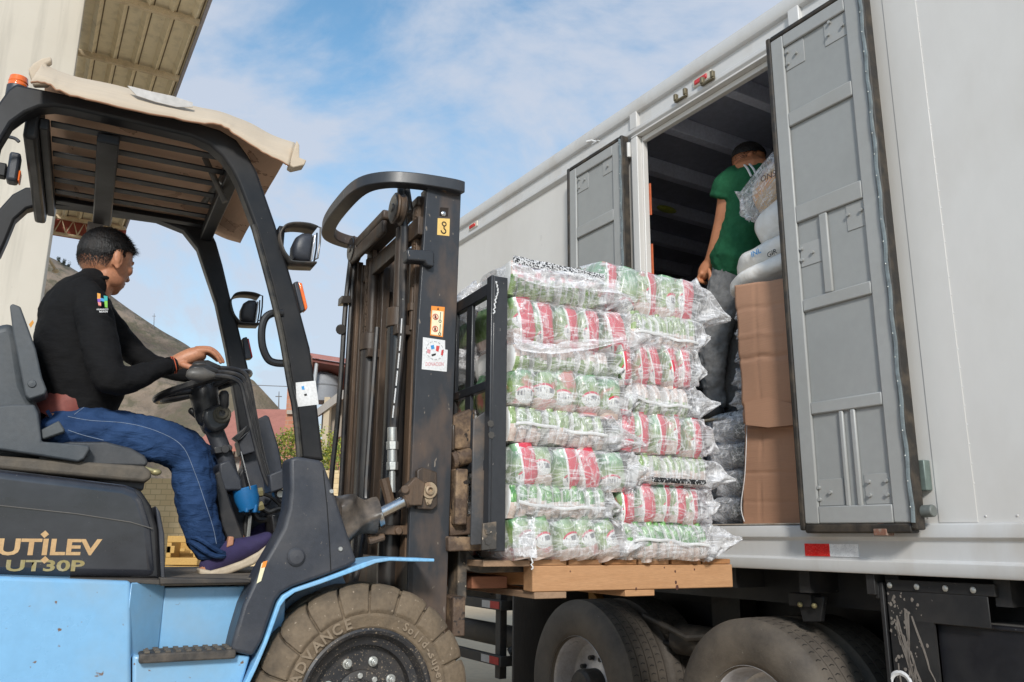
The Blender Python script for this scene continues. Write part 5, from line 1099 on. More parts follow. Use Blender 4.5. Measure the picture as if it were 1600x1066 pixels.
ringtext('*ADVANCE',170,8.8,.248,.046,.0012); ringtext('Solid-super',62,5.2,.250,.036,.0008); ringtext('LUG',62-5.2*12,5.2,.250,.036,.0008)
b=MB(); b.lathe([(.2,-.0),(.335,.0),(.345,.03),(.345,.2),(.2,.22)],V(.886,.38,.36),48); b.build('front_wheel',tyremat,FK)
# ---- tilt cylinder, rubber boot
bt=MB(); rr=random.Random(4); rs=[]
A,B_=Fp(520,815,-.42),Fp(588,805,-.42)
for i in range(15):
    t=i/14; c=A.lerp(B_,t); rad=.105*(1-t)+.047*t+.012*math.sin(t*7); rs.append([c+V(.3*rad*math.sin(a)*0+.014*noise.noise(V(t*4,a,2)),rad*math.cos(a)*(1+.16*math.sin(3*a+t*5)),rad*math.sin(a)*(1+.20*math.sin(2*a+1+t*4))) for a in [2*PI*k/30 for k in range(30)]])
bt.rings(rs); bt.build('tilt_boot',boot,FK,angle=70)
b=MB(); t_=(Fp(660,772,-.42)-Fp(585,808,-.42)).normalized(); c=Fp(584,808,-.42); b.cyl(c,c+t_*.022,.05,24); b.build('boot_clamp',chrome,FK,bevel=.003)
b=MB(); b.cyl(Fp(586,807,-.42),Fp(632,783,-.42),.021,18); b.build('tilt_rod',chrome,FK)
b=MB(); b.cyl(Fp(630,784,-.42),Fp(655,772,-.42),.030,14); b.cyl(Fp(633,765,-.46),Fp(633,765,-.38),.016,12); b.cyl(Fp(575,846,-.40),Fp(600,838,-.40),.016,10); b.prism(Fs([(628,768),(650,745),(665,755),(660,790),(640,790)],-.45),V(0,.05,0)); b.build('tilt_clevis',rust,FK,bevel=.004)
b=MB(); b.tube(smooth(Fs([(612,795),(606,770),(600,748)],-.30),4),.02,8); b.build('hose_joint',rust,FK)
# ---- mast
mast=pr('mast',[(668,284),(721,291),(711,560),(697,975),(694,1060),(630,1060),(634,970),(650,560)],-.41,.025,mastpaint,bevel=.003)
mx0=Fp(660,600,-.40).x-.006; mx1=Fp(709,600,-.40).x
ztop=Fp(700,290,-.4).z
b=MB()
for s in (-1,1):
    ya,yb=(-.385,-.32) if s<0 else (.32,.385)
    b.box((mx0,ya,.1),(mx0+.022,yb,ztop-.02)); b.box((mx1-.022,ya,.1),(mx1,yb,ztop-.02))
b.box((mx0,.385,.1),(mx1,.41,ztop-.02)); b.build('outer_rail',rust_dark,mast,bevel=.003)
b=MB()
for s in (-1,1):
    y=s*.30; 
    b.box((mx0-.015,min(y-.03,y+.03),.15),(mx0+.008,max(y-.03,y+.03),ztop-.05)); b.box((mx0+.02,y-.012,.15),(mx1-.02,y+.012,ztop-.05)); b.box((mx1-.03,y-.03,.15),(mx1-.01,y+.03,ztop-.05))
b.build('inner_rail',rust,mast,bevel=.003)
def chain(x,y,z0,z1,nm='lift_chain'):
    b=MB(); k=0; z=z0
    while z<z1:
        w_=.012 if k%2 else .018
        b.box((x-.010,y-w_,z),(x+.010,y+w_,z+.034)); b.cyl((x,y-.022,z+.017),(x,y+.022,z+.017),.008,8); z+=.030; k+=1
    b.build(nm,rust,mast)
b=MB()
for i,(p0_,p1_,ya,yb) in enumerate(((541,549,.40,.425),(549,557,.375,.40),(556,563,.35,.38),(573,579,.29,.34),(579,590,.25,.30),(590,602,.16,.22))):
    X0,X1=Fp(p0_,620,ya).x,Fp(p1_,620,ya).x; b=MB(); b.box((X0,ya,.15),(X1,yb,ztop-.10-.02*i)); b.build('far_rail',(rust_dark,rust,rust_dark,rust,rust_dark,rust_dark)[i],mast,bevel=.003)
X_=Fp(568,620,.33).x; chain(X_,.34,.3,2.12)
b=MB()
for s in (-1,1): y=s*.235; b.box((mx0+.0,y-.02,.2),(mx0+.02,y+.02,ztop-.25)); b.box((mx0+.03,y-.03,.3),(mx1-.02,y-.02,ztop-.3))
b.box((mx0+.06,-.2,.45),(mx0+.09,.2,1.2)); b.box((mx0+.08,-.2,1.2),(mx0+.1,-.02,2.15)); b.box((mx0+.08,.02,.5),(mx0+.10,.2,2.15)); b.build('lift_rail',rust_dark,mast,bevel=.003)
# lift cylinders
cylm=mat('cylinder_black',(.014,.014,.015),.3,dirt=(.07,.05,.035),amt=.5,scale=8,stretch=(1,1,.4),coat=.3)
CYX={-.235:Fp(620,560,-.235).x,.235:Fp(578,560,.235).x}
for y in (-.235,.235):
    b=MB(); b.cyl((CYX[y],y,.25),(CYX[y],y,1.72),.043,24); cy=b.build('lift_cylinder',cylm,mast,bevel=.004)
    b=MB(); b.cyl((CYX[y],y,1.72),(CYX[y],y,2.13),.026,18); b.build('cylinder_rod',rust_dark,cy)
    b=MB(); b.cyl((CYX[y],y,1.70),(CYX[y],y,1.78),.05,20); b.box((CYX[y]-.03,y-.07,1.66),(CYX[y]+.08,y+.06,1.70)); b.build('cylinder_collar',rust_dark,cy,bevel=.004)
# chains
chain(mx0-.01,-.335+.03,1.86,2.16); chain(mx0-.03,.27,.5,2.14)
b=MB(); b.cyl((mx0-.01,-.305,1.68),(mx0-.01,-.305,1.86),.014,10); b.cyl((mx0-.01,-.305,1.76),(mx0-.01,-.305,1.79),.022,6); b.build('chain_anchor',rust,mast)
# sheaves facing the driver and hoses
for c_,n_ in ((Fx(619,326,mx0-.10),0),(Fx(552,390,mx0-.09),1)):
    b=MB(); pf=[(.001,.03),(.060,.03),(.066,.024),(.058,.016),(.058,.004),(.066,-.004),(.064,-.010),(.001,-.012)]
    b.rings([[c_+V(t_,r_*math.cos(2*PI*k/32),r_*math.sin(2*PI*k/32)) for k in range(32)] for r_,t_ in pf]); pu=b.build('hose_pulley',rust_dark,mast)
    b=MB(); b.rings([[c_+V(t_,r_*math.cos(2*PI*k/28),r_*math.sin(2*PI*k/28)) for k in range(28)] for r_,t_ in ((.058,-.0125),(.054,-.016),(.02,-.017),(.016,-.022),(.001,-.022))]); b.build('pulley_cover',cylm,pu)
hs=mat('ribbed_hose',(.02,.02,.022),.42,dirt=(.12,.09,.065),amt=.5,scale=14,spk=(.5,.5,.48),spks=120,spkt=.74)
b=MB(); b.tube(smooth(Fs([(640,330),(634,292),(628,284),(627,310),(632,360),(630,430),(628,520),(620,610),(613,690)],-.30),8),.016,10); hz_=b.build('mast_hose',hs,mast)
b=MB(); HB=[Fp(613,y_,-.30) for y_ in (668,690,703,722,735,770)]; b.cyl(HB[0],HB[1],.019,12); b.cyl(HB[1],HB[2],.024,6); b.cyl(HB[2],HB[3],.019,12); b.cyl(HB[3],HB[4],.023,6); b.cyl(HB[4],HB[5],.013,10); b.build('hose_fitting',zinc,hz_,bevel=.002)
b=MB(); 
for i in range(34):
    t=i/33; px=629-(629-615)*t**1.2; c_=Fp(px-1.2,500+150*t,-.318)
    if i%6!=5: b.box((c_.x-.0022,c_.y,c_.z-.007),(c_.x+.0022,c_.y+.003,c_.z+.006))
b.build('hose_printing',paperwhite,hz_)
b=MB(); b.tube(smooth(Fs([(551,384),(545,430),(539,490),(534,570),(527,660),(519,735),(515,790)],.36),6),.012,8); b.tube(smooth(Fs([(557,392),(551,440),(546,520),(540,620),(534,740),(530,800)],.36),6),.011,8); b.tube(smooth([V(mx0-.10,-.13,1.72),V(mx0-.12,-.15,1.1),V(mx0-.125,-.18,.98),V(mx0-.18,-.30,.78),V(mx0-.2,-.32,.70)],6),.011,8); b.build('mast_hose',hs,mast)
b=MB(); b.prism(Fs([(534,462),(549,462),(549,474),(533,474)],.33),V(0,.06,0)); b.cyl(Fp(533,515,.34),Fp(533,515,.38),.025,12); b.box((mx0-.15,-.17,.985),(mx0-.09,-.13,1.02)); b.build('hose_clamp',cylm,mast,bevel=.003)
# crossmembers
b=MB(); b.box((mx0-.03,-.41,.62),(mx0-.005,.40,.80)); b.box((mx0-.03,-.385,2.06),(mx0-.0,.385,2.14)); b.box((mx1-.0,-.40,1.2),(mx1+.012,.40,1.3)); b.build('mast_crossmember',rust_dark,mast,bevel=.004)
b=MB(); b.box((mx0-.16,-.35,.88),(mx0+.01,-.29,.915)); b.cyl((mx0-.05,-.36,.895),(mx0-.05,-.28,.895),.016,8); b.build('hose_bracket',rust,mast,bevel=.004)
# near side pin plate
pp=pr('pin_plate',[(652,735),(660,730),(683,738),(684,790),(676,797),(652,795)],-.435,.025,rust_dark,mast,bevel=.004)
b=MB(); c=Fp(670,766,-.436); b.lathe([(.032,-.008),(.032,0)],c,20,'y'); b.lathe([(.030,-.008),(.019,-.008),(.017,-.016),(.010,-.018),(.009,-.006),(.001,-.006)],c,20,'y'); b.prism([c+V(-.02,-.004,-.02),c+V(.02,-.004,-.02),c+V(.006,-.004,-.055),c+V(-.006,-.004,-.055)],V(0,.006,0)); b.cyl(c+V(0,-.004,-.045),c+V(0,-.014,-.045),.007,6); b.build('pivot_pin',mat('pale_rusty_pin',(.40,.31,.21),.5,.3,dirt=(.2,.08,.04),amt=.8,scale=30),pp)
# curved hose-guard bar at the top, bowed back towards the driver
bar=MB(); top=ztop+.0
cur=smooth([V(mx1+.005,-.415,0),V(mx1-.05,-.42,0),V(mx0-.06,-.40,0),V(mx0-.17,-.35,0),V(mx0-.235,-.24,0),V(mx0-.25,0,0),V(mx0-.24,.22,0),V(mx0-.20,.36,0),V(mx0-.10,.42,0),V(mx0+.02,.42,0)],6)
rs=[]
for i,p in enumerate(cur):
    t=(cur[min(i+1,len(cur)-1)]-cur[max(i-1,0)]).normalized(); nn=V(-t.y,t.x,0); z=top-.012
    rs.append([p+nn*.03+V(0,0,z-.025),p-nn*.03+V(0,0,z-.025),p-nn*.03+V(0,0,z+.025),p+nn*.03+V(0,0,z+.025)])
bar.rings(rs); bar.build('top_guard_bar',mastpaint,mast,bevel=.006)
b=MB(); b.box((mx0-.10,-.13,ztop-.085),(mx0+.03,.36,ztop-.04)); b.box((mx0-.02,-.34,ztop-.085),(mx0+.03,-.132,ztop-.04)); b.box((mx0-.10,-.13,ztop-.15),(mx0-.075,.36,ztop-.087)); b.build('top_crossbar',rust_dark,mast,bevel=.01)
pr('rail_stop',[(636,389),(676,391),(679,397),(678,417),(668,415),(664,408),(637,406)],-.44,.06,mastpaint,mast,bevel=.006)
b=MB(); l=Fs([(688,324),(701,325),(700,338),(687,337)],-.412); b.prism(l,V(0,.004,0)); b.build('mast_slot',mat('slot_dark',(.02,.012,.008),.8),mast)
b=MB(); b.ell(Fp(693,334,-.413),(.012,.006,.012)); b.build('slot_pin',chrome,mast)
b=MB()
for px,py in ((694,297),(710,299)): c=Fp(px,py,-.413); b.cyl(c,c+V(0,-.012,0),.012,6)
b.build('bar_bolt',rust,mast,bevel=.002)
# stickers on the near mast channel
def sticker(name,l,y,m,par): 
    b=MB(); b.prism(Fs(l,y),V(0,.0008,0)); return b.build(name,m,par)
s1=sticker('hook_sticker',[(684,341),(703,342),(702,369),(683,367)],-.4112,stickyellow,mast)
yS=-.4122; b=MB(); c=Fp(694,350,yS); d=Fp(693,361,yS); b.tube([c+V(.0085*math.cos(a),0,.0085*math.sin(a)) for a in [2*PI*k/16 for k in range(16)]],.0022,6,closed=True); b.tube([c+V(0,0,-.008)]+[d+V(.010*math.cos(a),0,.010*math.sin(a)) for a in [R(80-22*k) for k in range(13)]],.0025,6); b.build('hook_symbol',ink,s1)
s2=sticker('warning_sticker',[(674,478),(695,480),(692,527),(672,524)],-.4112,stickorange,mast)
sticker('warning_panel',[(675.5,485),(693,487),(690.5,525),(673.5,522.5)],-.4120,stickcream,s2)
b=MB(); 
for px,py in ((680.5,495),(680,514)):
    c=Fp(px,py,-.4128); b.tube([c+V(.011*math.cos(a),0,.011*math.sin(a)) for a in [2*PI*k/18 for k in range(18)]],.0016,5,closed=True); b.tube([c+V(-.008,0,.008),c+V(.008,0,-.008)],.0014,5)
b.build('prohibition_symbol',inkred,s2)
b=MB(); 
for px,py in ((680.5,495),(680,514)): c=Fp(px,py,-.4126); b.prism([c+V(-.004,0,-.007),c+V(.005,0,-.007),c+V(.003,0,.004),c+V(0,0,.008),c+V(-.004,0,.002)],V(0,-.0004,0))
for px,py,q in ((687.5,502,488),(687,522,507)): c=Fp(px,py,-.4126); b.tube([c+V(.005*math.cos(a),0,.005*math.sin(a)) for a in [2*PI*k/12 for k in range(12)]],.0013,5,closed=True); b.tube([c+V(0,0,.004),Fp(px+1,q,-.4126)],.0012,5)
b.prism(Fs([(683,484),(686,484),(684.5,480)],-.4126),V(0,-.0004,0)); b.build('pictogram',ink,s2)
s3=sticker('donation_sticker',[(661,527),(695.5,532),(695.5,546),(699.5,547),(698,581),(659,577)],-.4112,paperwhite,mast)
c=Fp(679.5,548,-.412); b=MB(); 
for k in range(40):
    if k%3!=2: a=2*PI*k/40; e=a+.11; b.tube([c+V(.036*math.cos(a),0,.036*math.sin(a)),c+V(.036*math.cos(e),0,.036*math.sin(e))],.0008,4)
b.prism(Fs([(674,554),(681,552),(681,555),(675,557)],-.412),V(0,-.0004,0)); b.build('sticker_ring',ink,s3)
for l,m in (([(673,540),(678,539),(679,545),(674,546)],inkblue),([(682,540),(687,541),(685,550),(681,548)],inkred),([(690,547),(693.5,547),(692,556),(689,555)],inkred),([(668,545),(673,547),(672,553),(667,551)],inkpink)): sticker('sticker_flag',l,-.4120,m,s3)
lett('DONACION',665,693,572,566,inkpink,s3,-.4120,'sticker_lettering',bold=.012)
# ---- carriage, load backrest, forks
cx0=mx1+.012
b=MB(); b.box((cx0,-.42,.92),(cx0+.05,.42,1.13)); b.box((cx0,-.42,.52),(cx0+.05,.42,.66)); b.box((cx0+.01,-.16,.66),(cx0+.04,.16,.92)); car=b.build('carriage',carriage,FK,bevel=.006)
pr('carriage_block',[(708,650),(742,636),(743,640),(742,702),(708,702)],-.36,.14,carriage,car,bevel=.012); pr('carriage_block',[(704,806),(742,803),(742,835),(703,838)],-.38,.16,carriage,car,bevel=.006); pr('carriage_block',[(701,838),(760,840),(760,860),(701,862)],-.44,.16,carriage,car,bevel=.006)
b=MB(); b.cyl(Fp(704,720,-.36),Fp(736,712,-.36),.032,16); b.cyl(Fp(704,720,-.36),Fp(712,718,-.36),.04,16); b.build('side_shift_cylinder',carriage,car,bevel=.005)
b=MB(); 
for y in (-.34,.26): b.box((cx0+.05,y,.62),(cx0+.09,y+.10,1.18))
b.build('fork_shank',forksteel,car,bevel=.006)
pa,pb=Fp(765,600,-.55),Fp(792,600,-.55)
lbr=MB(); tz=Fp(780,432,-.55).z; bz=Fp(780,862,-.55).z
for y in (-.55,.51):
    lbr.box((pa.x+.012,y,bz),(pb.x,y+.012,tz)); lbr.box((pb.x-.010,y+.012,bz),(pb.x,y+.04,tz)); lbr.box((pa.x+.0,y-.004,bz+.0),(pa.x+.012,y+.04,tz))
lb=lbr.build('load_backrest',postpaint,FK,bevel=.003)
pr('backrest_plate',[(740,655),(764,640),(764,850),(736,852)],-.50,.012,mat('plate_grey_steel',(.07,.07,.073),.45,dirt=(.25,.17,.11),amt=.6,scale=8),lb,bevel=.003)
b=MB(); zt2=Fp(765,440,-.55).z-.015; zm=Fp(765,592,-.55).z
b.box((pa.x+.002,-.51,zt2-.03),(pa.x+.032,.51,zt2+.02)); b.box((pa.x+.002,-.51,zm-.035),(pa.x+.03,.51,zm)); b.box((pa.x+.002,-.51,1.12),(pa.x+.03,.51,1.16)); b.build('backrest_rail',postpaint,lb,bevel=.004)
b=MB()
for y in (-.36,-.20,-.04,.12,.28,.42): b.box((pa.x+.006,y,1.16),(pa.x+.022,y+.055,zt2-.03))
b.build('backrest_bar',postpaint,lb,bevel=.003)
b=MB()
for px,py in ((764,662),(765,680),): c=Fp(px+3,py,-.556); b.cyl(c,c+V(0,.004,0),.014,6)
b.build('backrest_nut',forksteel,lb)
pl_=pr('foot_plate',[(755,818),(776,815),(776,858),(753,860)],-.562,.01,forksteel,lb,bevel=.002)
b=MB()
for px,py in ((763,830),(763,846)): c=Fp(px,py,-.566); b.cyl(c,c+V(0,.006,0),.014,6)
b.build('foot_bolt',forksteel,pl_)
FYn=-.34
fo=[(712,868),(730,868),(748,872),(766,871),(818,870),(835,871),(835,893),(760,896),(737,893),(724,884),(717,872)]
z_t=Fp(790,872,FYn).z; z_b=Fp(790,895,FYn).z
for y in (FYn,.26):
    b=MB(); xb_=cx0+.05; P=[(xb_,1.0),(xb_+.04,1.0),(xb_+.042,z_t+.03),(xb_+.07,z_t),(xb_+1.05,z_b+.014),(xb_+1.05,z_b+.004),(xb_+.09,z_b),(xb_+.035,z_b+.012),(xb_+.004,z_b+.045),(xb_,z_b+.09)]
    b.prism([V(a,y,c) for a,c in P],V(0,.11,0)); b.build('fork',forksteel,FK,bevel=.006)
# counterweight and rear wheel, out of frame to the left
b=MB(); b.box((-1.25,-.55,.25),(-.55,.55,.95)); b.build('counterweight',blackpaint,FK,bevel=.08,seg=4)
b=MB(); b.lathe([(.12,0),(.24,-.01),(.27,.03),(.27,.16),(.24,.19),(.12,.18)],V(-.75,-.5,.27),40); b.build('rear_wheel',tyremat,FK)
b=MB(); b.lathe([(.12,0),(.24,-.01),(.27,.03),(.27,.16),(.24,.19),(.12,.18)],V(-.75,.32,.27),40); b.build('rear_wheel',tyremat,FK)
b=MB(); b.box((.65,-.40,.16),(mx1-.12,.40,.30)); b.build('drive_axle',chassis,FK,bevel=.02)
# ================================================================ cardboard on the guard roof
b=MB(); nu,nv=46,22; g=[]
nr=[(47,128),(75,130),(110,147),(200,168),(300,190),(345,193),(372,212),(410,236),(452,258)]
tp_=[(72,92),(80,100),(125,118),(200,133),(300,160),(345,172),(380,183),(420,202),(462,219)]
NR=[Fp(a,c,-.575) for a,c in nr]; TP=[Fp(a,c,-.47) for a,c in tp_]
NR=smooth(NR,6); TP=smooth(TP,6); n=len(NR)
for i in range(n):
    t=i/(n-1); row=[]; A,Bq=NR[i],TP[i]
    front=max(0,(t-.74)/.26)
    far=V(A.x+.03-.02*front,.53,2.262-.035*front)
    mid=V(A.x+.01,.0,max(Bq.z-.045,2.262)-.02*front)
    def ez(a,c,s): return a.lerp(c,s)
    for j in range(nv+1):
        s=j/nv
        if s<.16: p=A.lerp(Bq,s/.16)
        elif s<.55: p=Bq.lerp(mid,(s-.16)/.39)
        else: p=mid.lerp(far,(s-.55)/.45)
        p=p+V(.004*noise.noise(V(t*9,s*5,1)),0,.010*noise.noise(V(t*7,s*4,3))*(1 if s>.1 else .6))
        if s<.06: p.z+=.007*noise.noise(V(t*30,0,5))+.004*noise.noise(V(t*90,0,8))
        row.append(p)
    g.append(row)
vs=[[b.bm.verts.new(p) for p in r] for r in g]
for i in range(n-1):
    for j in range(nv): b.bm.faces.new((vs[i][j],vs[i+1][j],vs[i+1][j+1],vs[i][j+1]))
cb=b.build('cardboard_sheet',[cardtop,cardunder,card],None,angle=70,M=FF,recalc=False); s=cb.modifiers.new('solid','SOLIDIFY'); s.thickness=.007; s.offset=-1; s.material_offset=1; s.material_offset_rim=2
tag(cb,'large sun bleached cardboard sheet draped over the forklift roof','cardboard')
b=MB(); P=[Fp(a,c,-.50) for a,c in ((44,108),(52,98),(66,90),(80,88),(82,96),(72,100),(80,112),(76,132),(52,132))]; b.prism(P,V(0,.03,0)); o=b.build('torn_corner',cardtop,cb,bevel=.006); 
P=[Fp(a,c,-.56) for a,c in ((452,258),(464,219),(468,226),(468,246),(479,250),(476,258),(458,262))]; b=MB(); b.prism(P,V(0,.05,0)); b.build('torn_flap',cardtop,cb,bevel=.004)
b=MB(); P=[Fp(a,c,-.535) for a,c in ((199,135),(205,136),(237,144),(270,151),(301,161),(301,168),(276,168),(243,160),(213,150))]; b.prism(P,V(0,-.004,0)); pw=b.build('paper_sheet',mat('grey_paper',(.50,.48,.46),.7),None,M=FF); tag(pw,'torn white paper sheet lying on the cardboard roof cover','paper')
# ================================================================ people
def px2m(P,y,h,fr):  # metres per image pixel near a point
    a=fr(P[0],P[1],y); c=fr(P[0]+10,P[1],y); return (c-a).length/10
def limb(mb,fr,l,n=16,e=1.0,rnd=True):
    # l: (px,py,depth,half width in px, half depth in m)
    pts=[fr(a,c,y) for a,c,y,_,_ in l]; k=px2m(l[0],l[0][2],0,fr); k*=.93
    mb.sweep(pts,[q[3]*k for q in l],[q[4] for q in l],n=n,e=e,rnd=rnd)
def dense(l,k=4):
    v=[Vector(q[:3]) for q in l]; o=[]
    import itertools
    A=[tuple(q) for q in l]; m=len(A)
    for i in range(m-1):
        p0=A[max(i-1,0)];p1=A[i];p2=A[i+1];p3=A[min(i+2,m-1)]
        for j in range(k):
            t=j/k; o.append(tuple(.5*((2*b)+(c-a)*t+(2*a-5*b+4*c-d)*t*t+(3*b-a-3*c+d)*t**3) for a,b,c,d in zip(p0,p1,p2,p3)))
    o.append(A[-1]); return o
def head_shapes(mb,c,rot,s=1.0):
    E=lambda p,r,q=None: mb.ell(c+rot@(Vector(p)*s),[x*s for x in r],rot@q if q is not None else rot,n=24,m=16)
    E((0,0,0),(.094,.074,.092)); E((-.012,0,-.012),(.088,.073,.085)); E((.030,0,-.045),(.062,.063,.080)); E((.040,0,-.088),(.048,.050,.040)); E((.058,0,-.112),(.024,.026,.018))
    E((.020,.045,-.082),(.045,.018,.035)); E((.020,-.045,-.082),(.045,.018,.035))
    E((.083,0,.002),(.012,.045,.012)); E((.070,.036,-.035),(.020,.020,.020)); E((.070,-.036,-.035),(.020,.020,.020))
    # nose
    ny=Matrix.Rotation(R(-24),3,'Y'); E((.093,0,-.030),(.011,.011,.030),ny); E((.100,0,-.050),(.014,.013,.011)); E((.092,.012,-.052),(.010,.008,.008)); E((.092,-.012,-.052),(.010,.008,.008))
    # lips and chin
    E((.084,0,-.077),(.012,.024,.006)); E((.083,0,-.088),(.012,.021,.007))
    # ears
    for q in (1,-1):
        er=Matrix.Rotation(R(-12),3,'Y')@Matrix.Rotation(R(22*q),3,'Z')
        E((-.004,.076*q,-.030),(.019,.006,.033),er); E((-.012,.082*q,-.024),(.012,.005,.028),er); E((.000,.078*q,-.055),(.010,.006,.012),er)
        E((-.008,.082*q,.000),(.014,.006,.008),er)
def eyes(name,c,rot,par):
    wm=bpy.data.materials.get('eye_white') or mat('eye_white',(.7,.68,.64),.3); im=bpy.data.materials.get('eye_dark') or mat('eye_dark',(.015,.01,.008),.2)
    for q in (1,-1):
        b=MB(); p=c+rot@V(.080,.031*q,-.016); b.ell(p,(.011,.013,.009),rot); e=b.build('eye',wm,par); b=MB(); b.ell(p+rot@V(.0075,0,0),(.005,.006,.006),rot); b.build('iris',im,e)
        b=MB(); b.ell(c+rot@V(.083,.028*q,.006),(.004,.016,.004),rot); b.build('eyebrow',hair,par)
# ---------------------------------------------------------------- driver
DR=thing('person','person in black long sleeve shirt, blue jeans and navy shoes driving the forklift','person',FF)
hc=Fp(166,404,.0)+V(.0,.0,.012); hr=Matrix.Rotation(R(36),3,'Z')@Matrix.Rotation(R(9),3,'Y'); HS=1.05
sk=MB(); head_shapes(sk,hc,hr,HS)
limb(sk,Fp,dense([(166,425,.0,30,.062),(150,446,.0,30,.062),(136,470,.0,36,.075)]))
limb(sk,Fp,dense([(122,628,0,46,.11),(114,560,0,50,.13),(118,500,0,46,.15),(134,455,0,28,.12)]))
limb(sk,Fp,dense([(143,478,-.20,22,.05),(166,588,-.25,14,.034),(232,583,-.21,11,.026),(270,570,-.165,12.5,.027)]))
limb(sk,Fp,dense([(150,480,.2,22,.05),(205,550,.26,14,.036),(262,577,.2,10,.024),(318,590,.12,10,.022)]))
for yy,dx in ((-.12,0),(.14,6)):
    limb(sk,Fp,dense([(95+dx,668,yy,36,.075),(200+dx,680,yy-.01,30,.065),(292+dx,700,yy-.02,24,.055),(308+dx,780,yy-.02,24,.048),(330+dx,875,yy-.02,16,.035),(338+dx,893,yy-.02,16,.035)]))
# right hand on the lever: palm, four fingers, thumb
limb(sk,Fp,dense([(268,570,-.165,12.5,.026),(284,563,-.165,15,.034),(302,556,-.165,15.5,.040),(312,555,-.165,13,.040)]))
fing=[[(308,548,-.195),(326,548,-.200),(338,556,-.20),(345,567,-.195)],[(309,545,-.175),(328,545,-.178),(341,554,-.178),(349,566,-.176)],[(307,545,-.155),(325,545,-.155),(339,553,-.155),(348,563,-.155)],[(302,547,-.138),(318,549,-.136),(331,556,-.136),(340,564,-.138)]]
for i,f in enumerate(fing):
    limb(sk,Fp,dense([(a,c,y,r_,r_*.0022) for (a,c,y),r_ in zip(f,(5.2,4.7,4.1,3.3))],3),n=10)
limb(sk,Fp,dense([(286,570,-.195,6,.013),(302,575,-.21,5.4,.012),(316,574,-.21,4.4,.010),(325,570,-.205,3.6,.008)],3),n=10)
# far hand on the wheel rim
limb(sk,Fp,dense([(318,590,.12,9,.02),(334,588,.10,10,.03)],3)); 
for k in range(4): limb(sk,Fp,dense([(334,584+k*1.5,.075+.02*k,4,.008),(348,583+k*1.5,.075+.02*k,3.6,.008),(354,592,.075+.02*k,3.2,.007),(348,598,.075+.02*k,3,.006)],3),n=8)
limb(sk,Fp,dense([(328,594,.07,4,.009),(340,600,.06,3.4,.008)],3),n=8)
body_=sk.build('body',skin,DR); remesh(body_,.0036,7)
eyes('e',hc,hr*HS,DR)
# hair: close cap, faded at the sides
def cap(c,rot,s,keep,m,name,par,rad,seed,fz=.0035,n=150,k=90):
    b=MB(); vs={}
    for j in range(k+1):
        for i in range(n):
            a=PI*j/k; t=2*PI*i/n; d=V(math.sin(a)*math.cos(t),math.sin(a)*math.sin(t),math.cos(a))
            p=V(d.x*rad[0]-.003,d.y*rad[1],d.z*rad[2]+.002); p+=d*(fz*noise.noise(d*14+V(seed,0,0))+fz*.7*noise.noise(d*60+V(0,seed,0)))
            vs[(j,i)]=(p,keep(d))
    bv={}
    def g(kk):
        if kk not in bv: bv[kk]=b.bm.verts.new(c+rot@(vs[kk][0]*s))
        return bv[kk]
    for j in range(k):
        for i in range(n):
            q=[(j,i),(j,(i+1)%n),(j+1,(i+1)%n),(j+1,i)]
            if all(vs[x][1] for x in q): b.bm.faces.new([g(x) for x in q])
    o=b.build(name,m,par,angle=80); sd_=o.modifiers.new('solid','SOLIDIFY'); sd_.thickness=.0035; sd_.offset=-1; return o
hedge=lambda d: .06+.34*max(0,d.x)-.95*max(0,-d.x-.05)
kf=lambda d: d.x<.30+.02*noise.noise(d*20) and d.z>-.05-.61*min(1,max(0,(-d.x-.10)/.35))+.03*noise.noise(d*25)
ear=lambda d: False
h_=cap(hc,hr,HS,lambda d: d.z>hedge(d)+.05*noise.noise(d*30),hair,'hair',DR,(.1005,.0795,.1005),5,.0012)
def stubble(o,c,rot,s,inv,dens,n,ln,w,m,name,par,seed,lay=.35):
    dg=bpy.context.evaluated_depsgraph_get(); e=o.evaluated_get(dg); rr=random.Random(seed); b=MB()
    for i in range(n):
        d=V(rr.gauss(0,1),rr.gauss(0,1),rr.gauss(0,1)).normalized()
        if rr.random()>dens(d): continue
        D=rot@d; ok,loc,nn,_=e.ray_cast(c+D*.2,-D)
        if not ok: continue
        dd=(nn*lay+rot@V(.15,0,-1)*(.8)+V(rr.gauss(0,.25),rr.gauss(0,.25),rr.gauss(0,.25))).normalized(); l=ln*rr.uniform(.6,1.3); u=dd.cross(nn).normalized()*w
        q=loc+nn*.0006; b.face([q-u,q+u,q+dd*l])
    return b.build(name,m,par,recalc=False)
def sm(a,b_,x): t=max(0,min(1,(x-a)/(b_-a))); return t*t*(3-2*t)
fade=lambda d: (sm(-.80,-.25,d.z) if d.x<-.12 else 0 if d.x>.34 else sm(-.16,.02,d.z))*(1 if d.x<.25 else sm(.34,.25,d.x))*(0 if (-.30<d.x<.22 and d.z<-.02 and abs(d.y)>.6) else 1)
stubble(body_,hc,hr,HS,FI,fade,60000,.006,.0008,hair,'short_side_hair',DR,31)
rr=random.Random(9); b=MB()
for i in range(3500):
    t=rr.uniform(0,2*PI); z=rr.uniform(.0,1)**.7; r_=math.sqrt(1-z*z); d=V(r_*math.cos(t),r_*math.sin(t),z)
    if d.z<hedge(d)+.06: continue
    p=hc+hr@(V(d.x*.099,d.y*.079,d.z*.100)*HS); dd=(hr@(V(d.x*.5+.9,d.y*.6,d.z*.35)+V(rr.gauss(0,.3),rr.gauss(0,.3),rr.gauss(0,.3)))).normalized(); l=rr.uniform(.010,.020)*(1.6 if d.x>.6 else 1); u=dd.orthogonal().normalized()*.0016
    b.face([p-u,p+u,p+dd*l])
b.build('hair_strands',hair,h_,recalc=False)
rim_=lambda d: 1 if abs(d.z-hedge(d))<.16 else 0
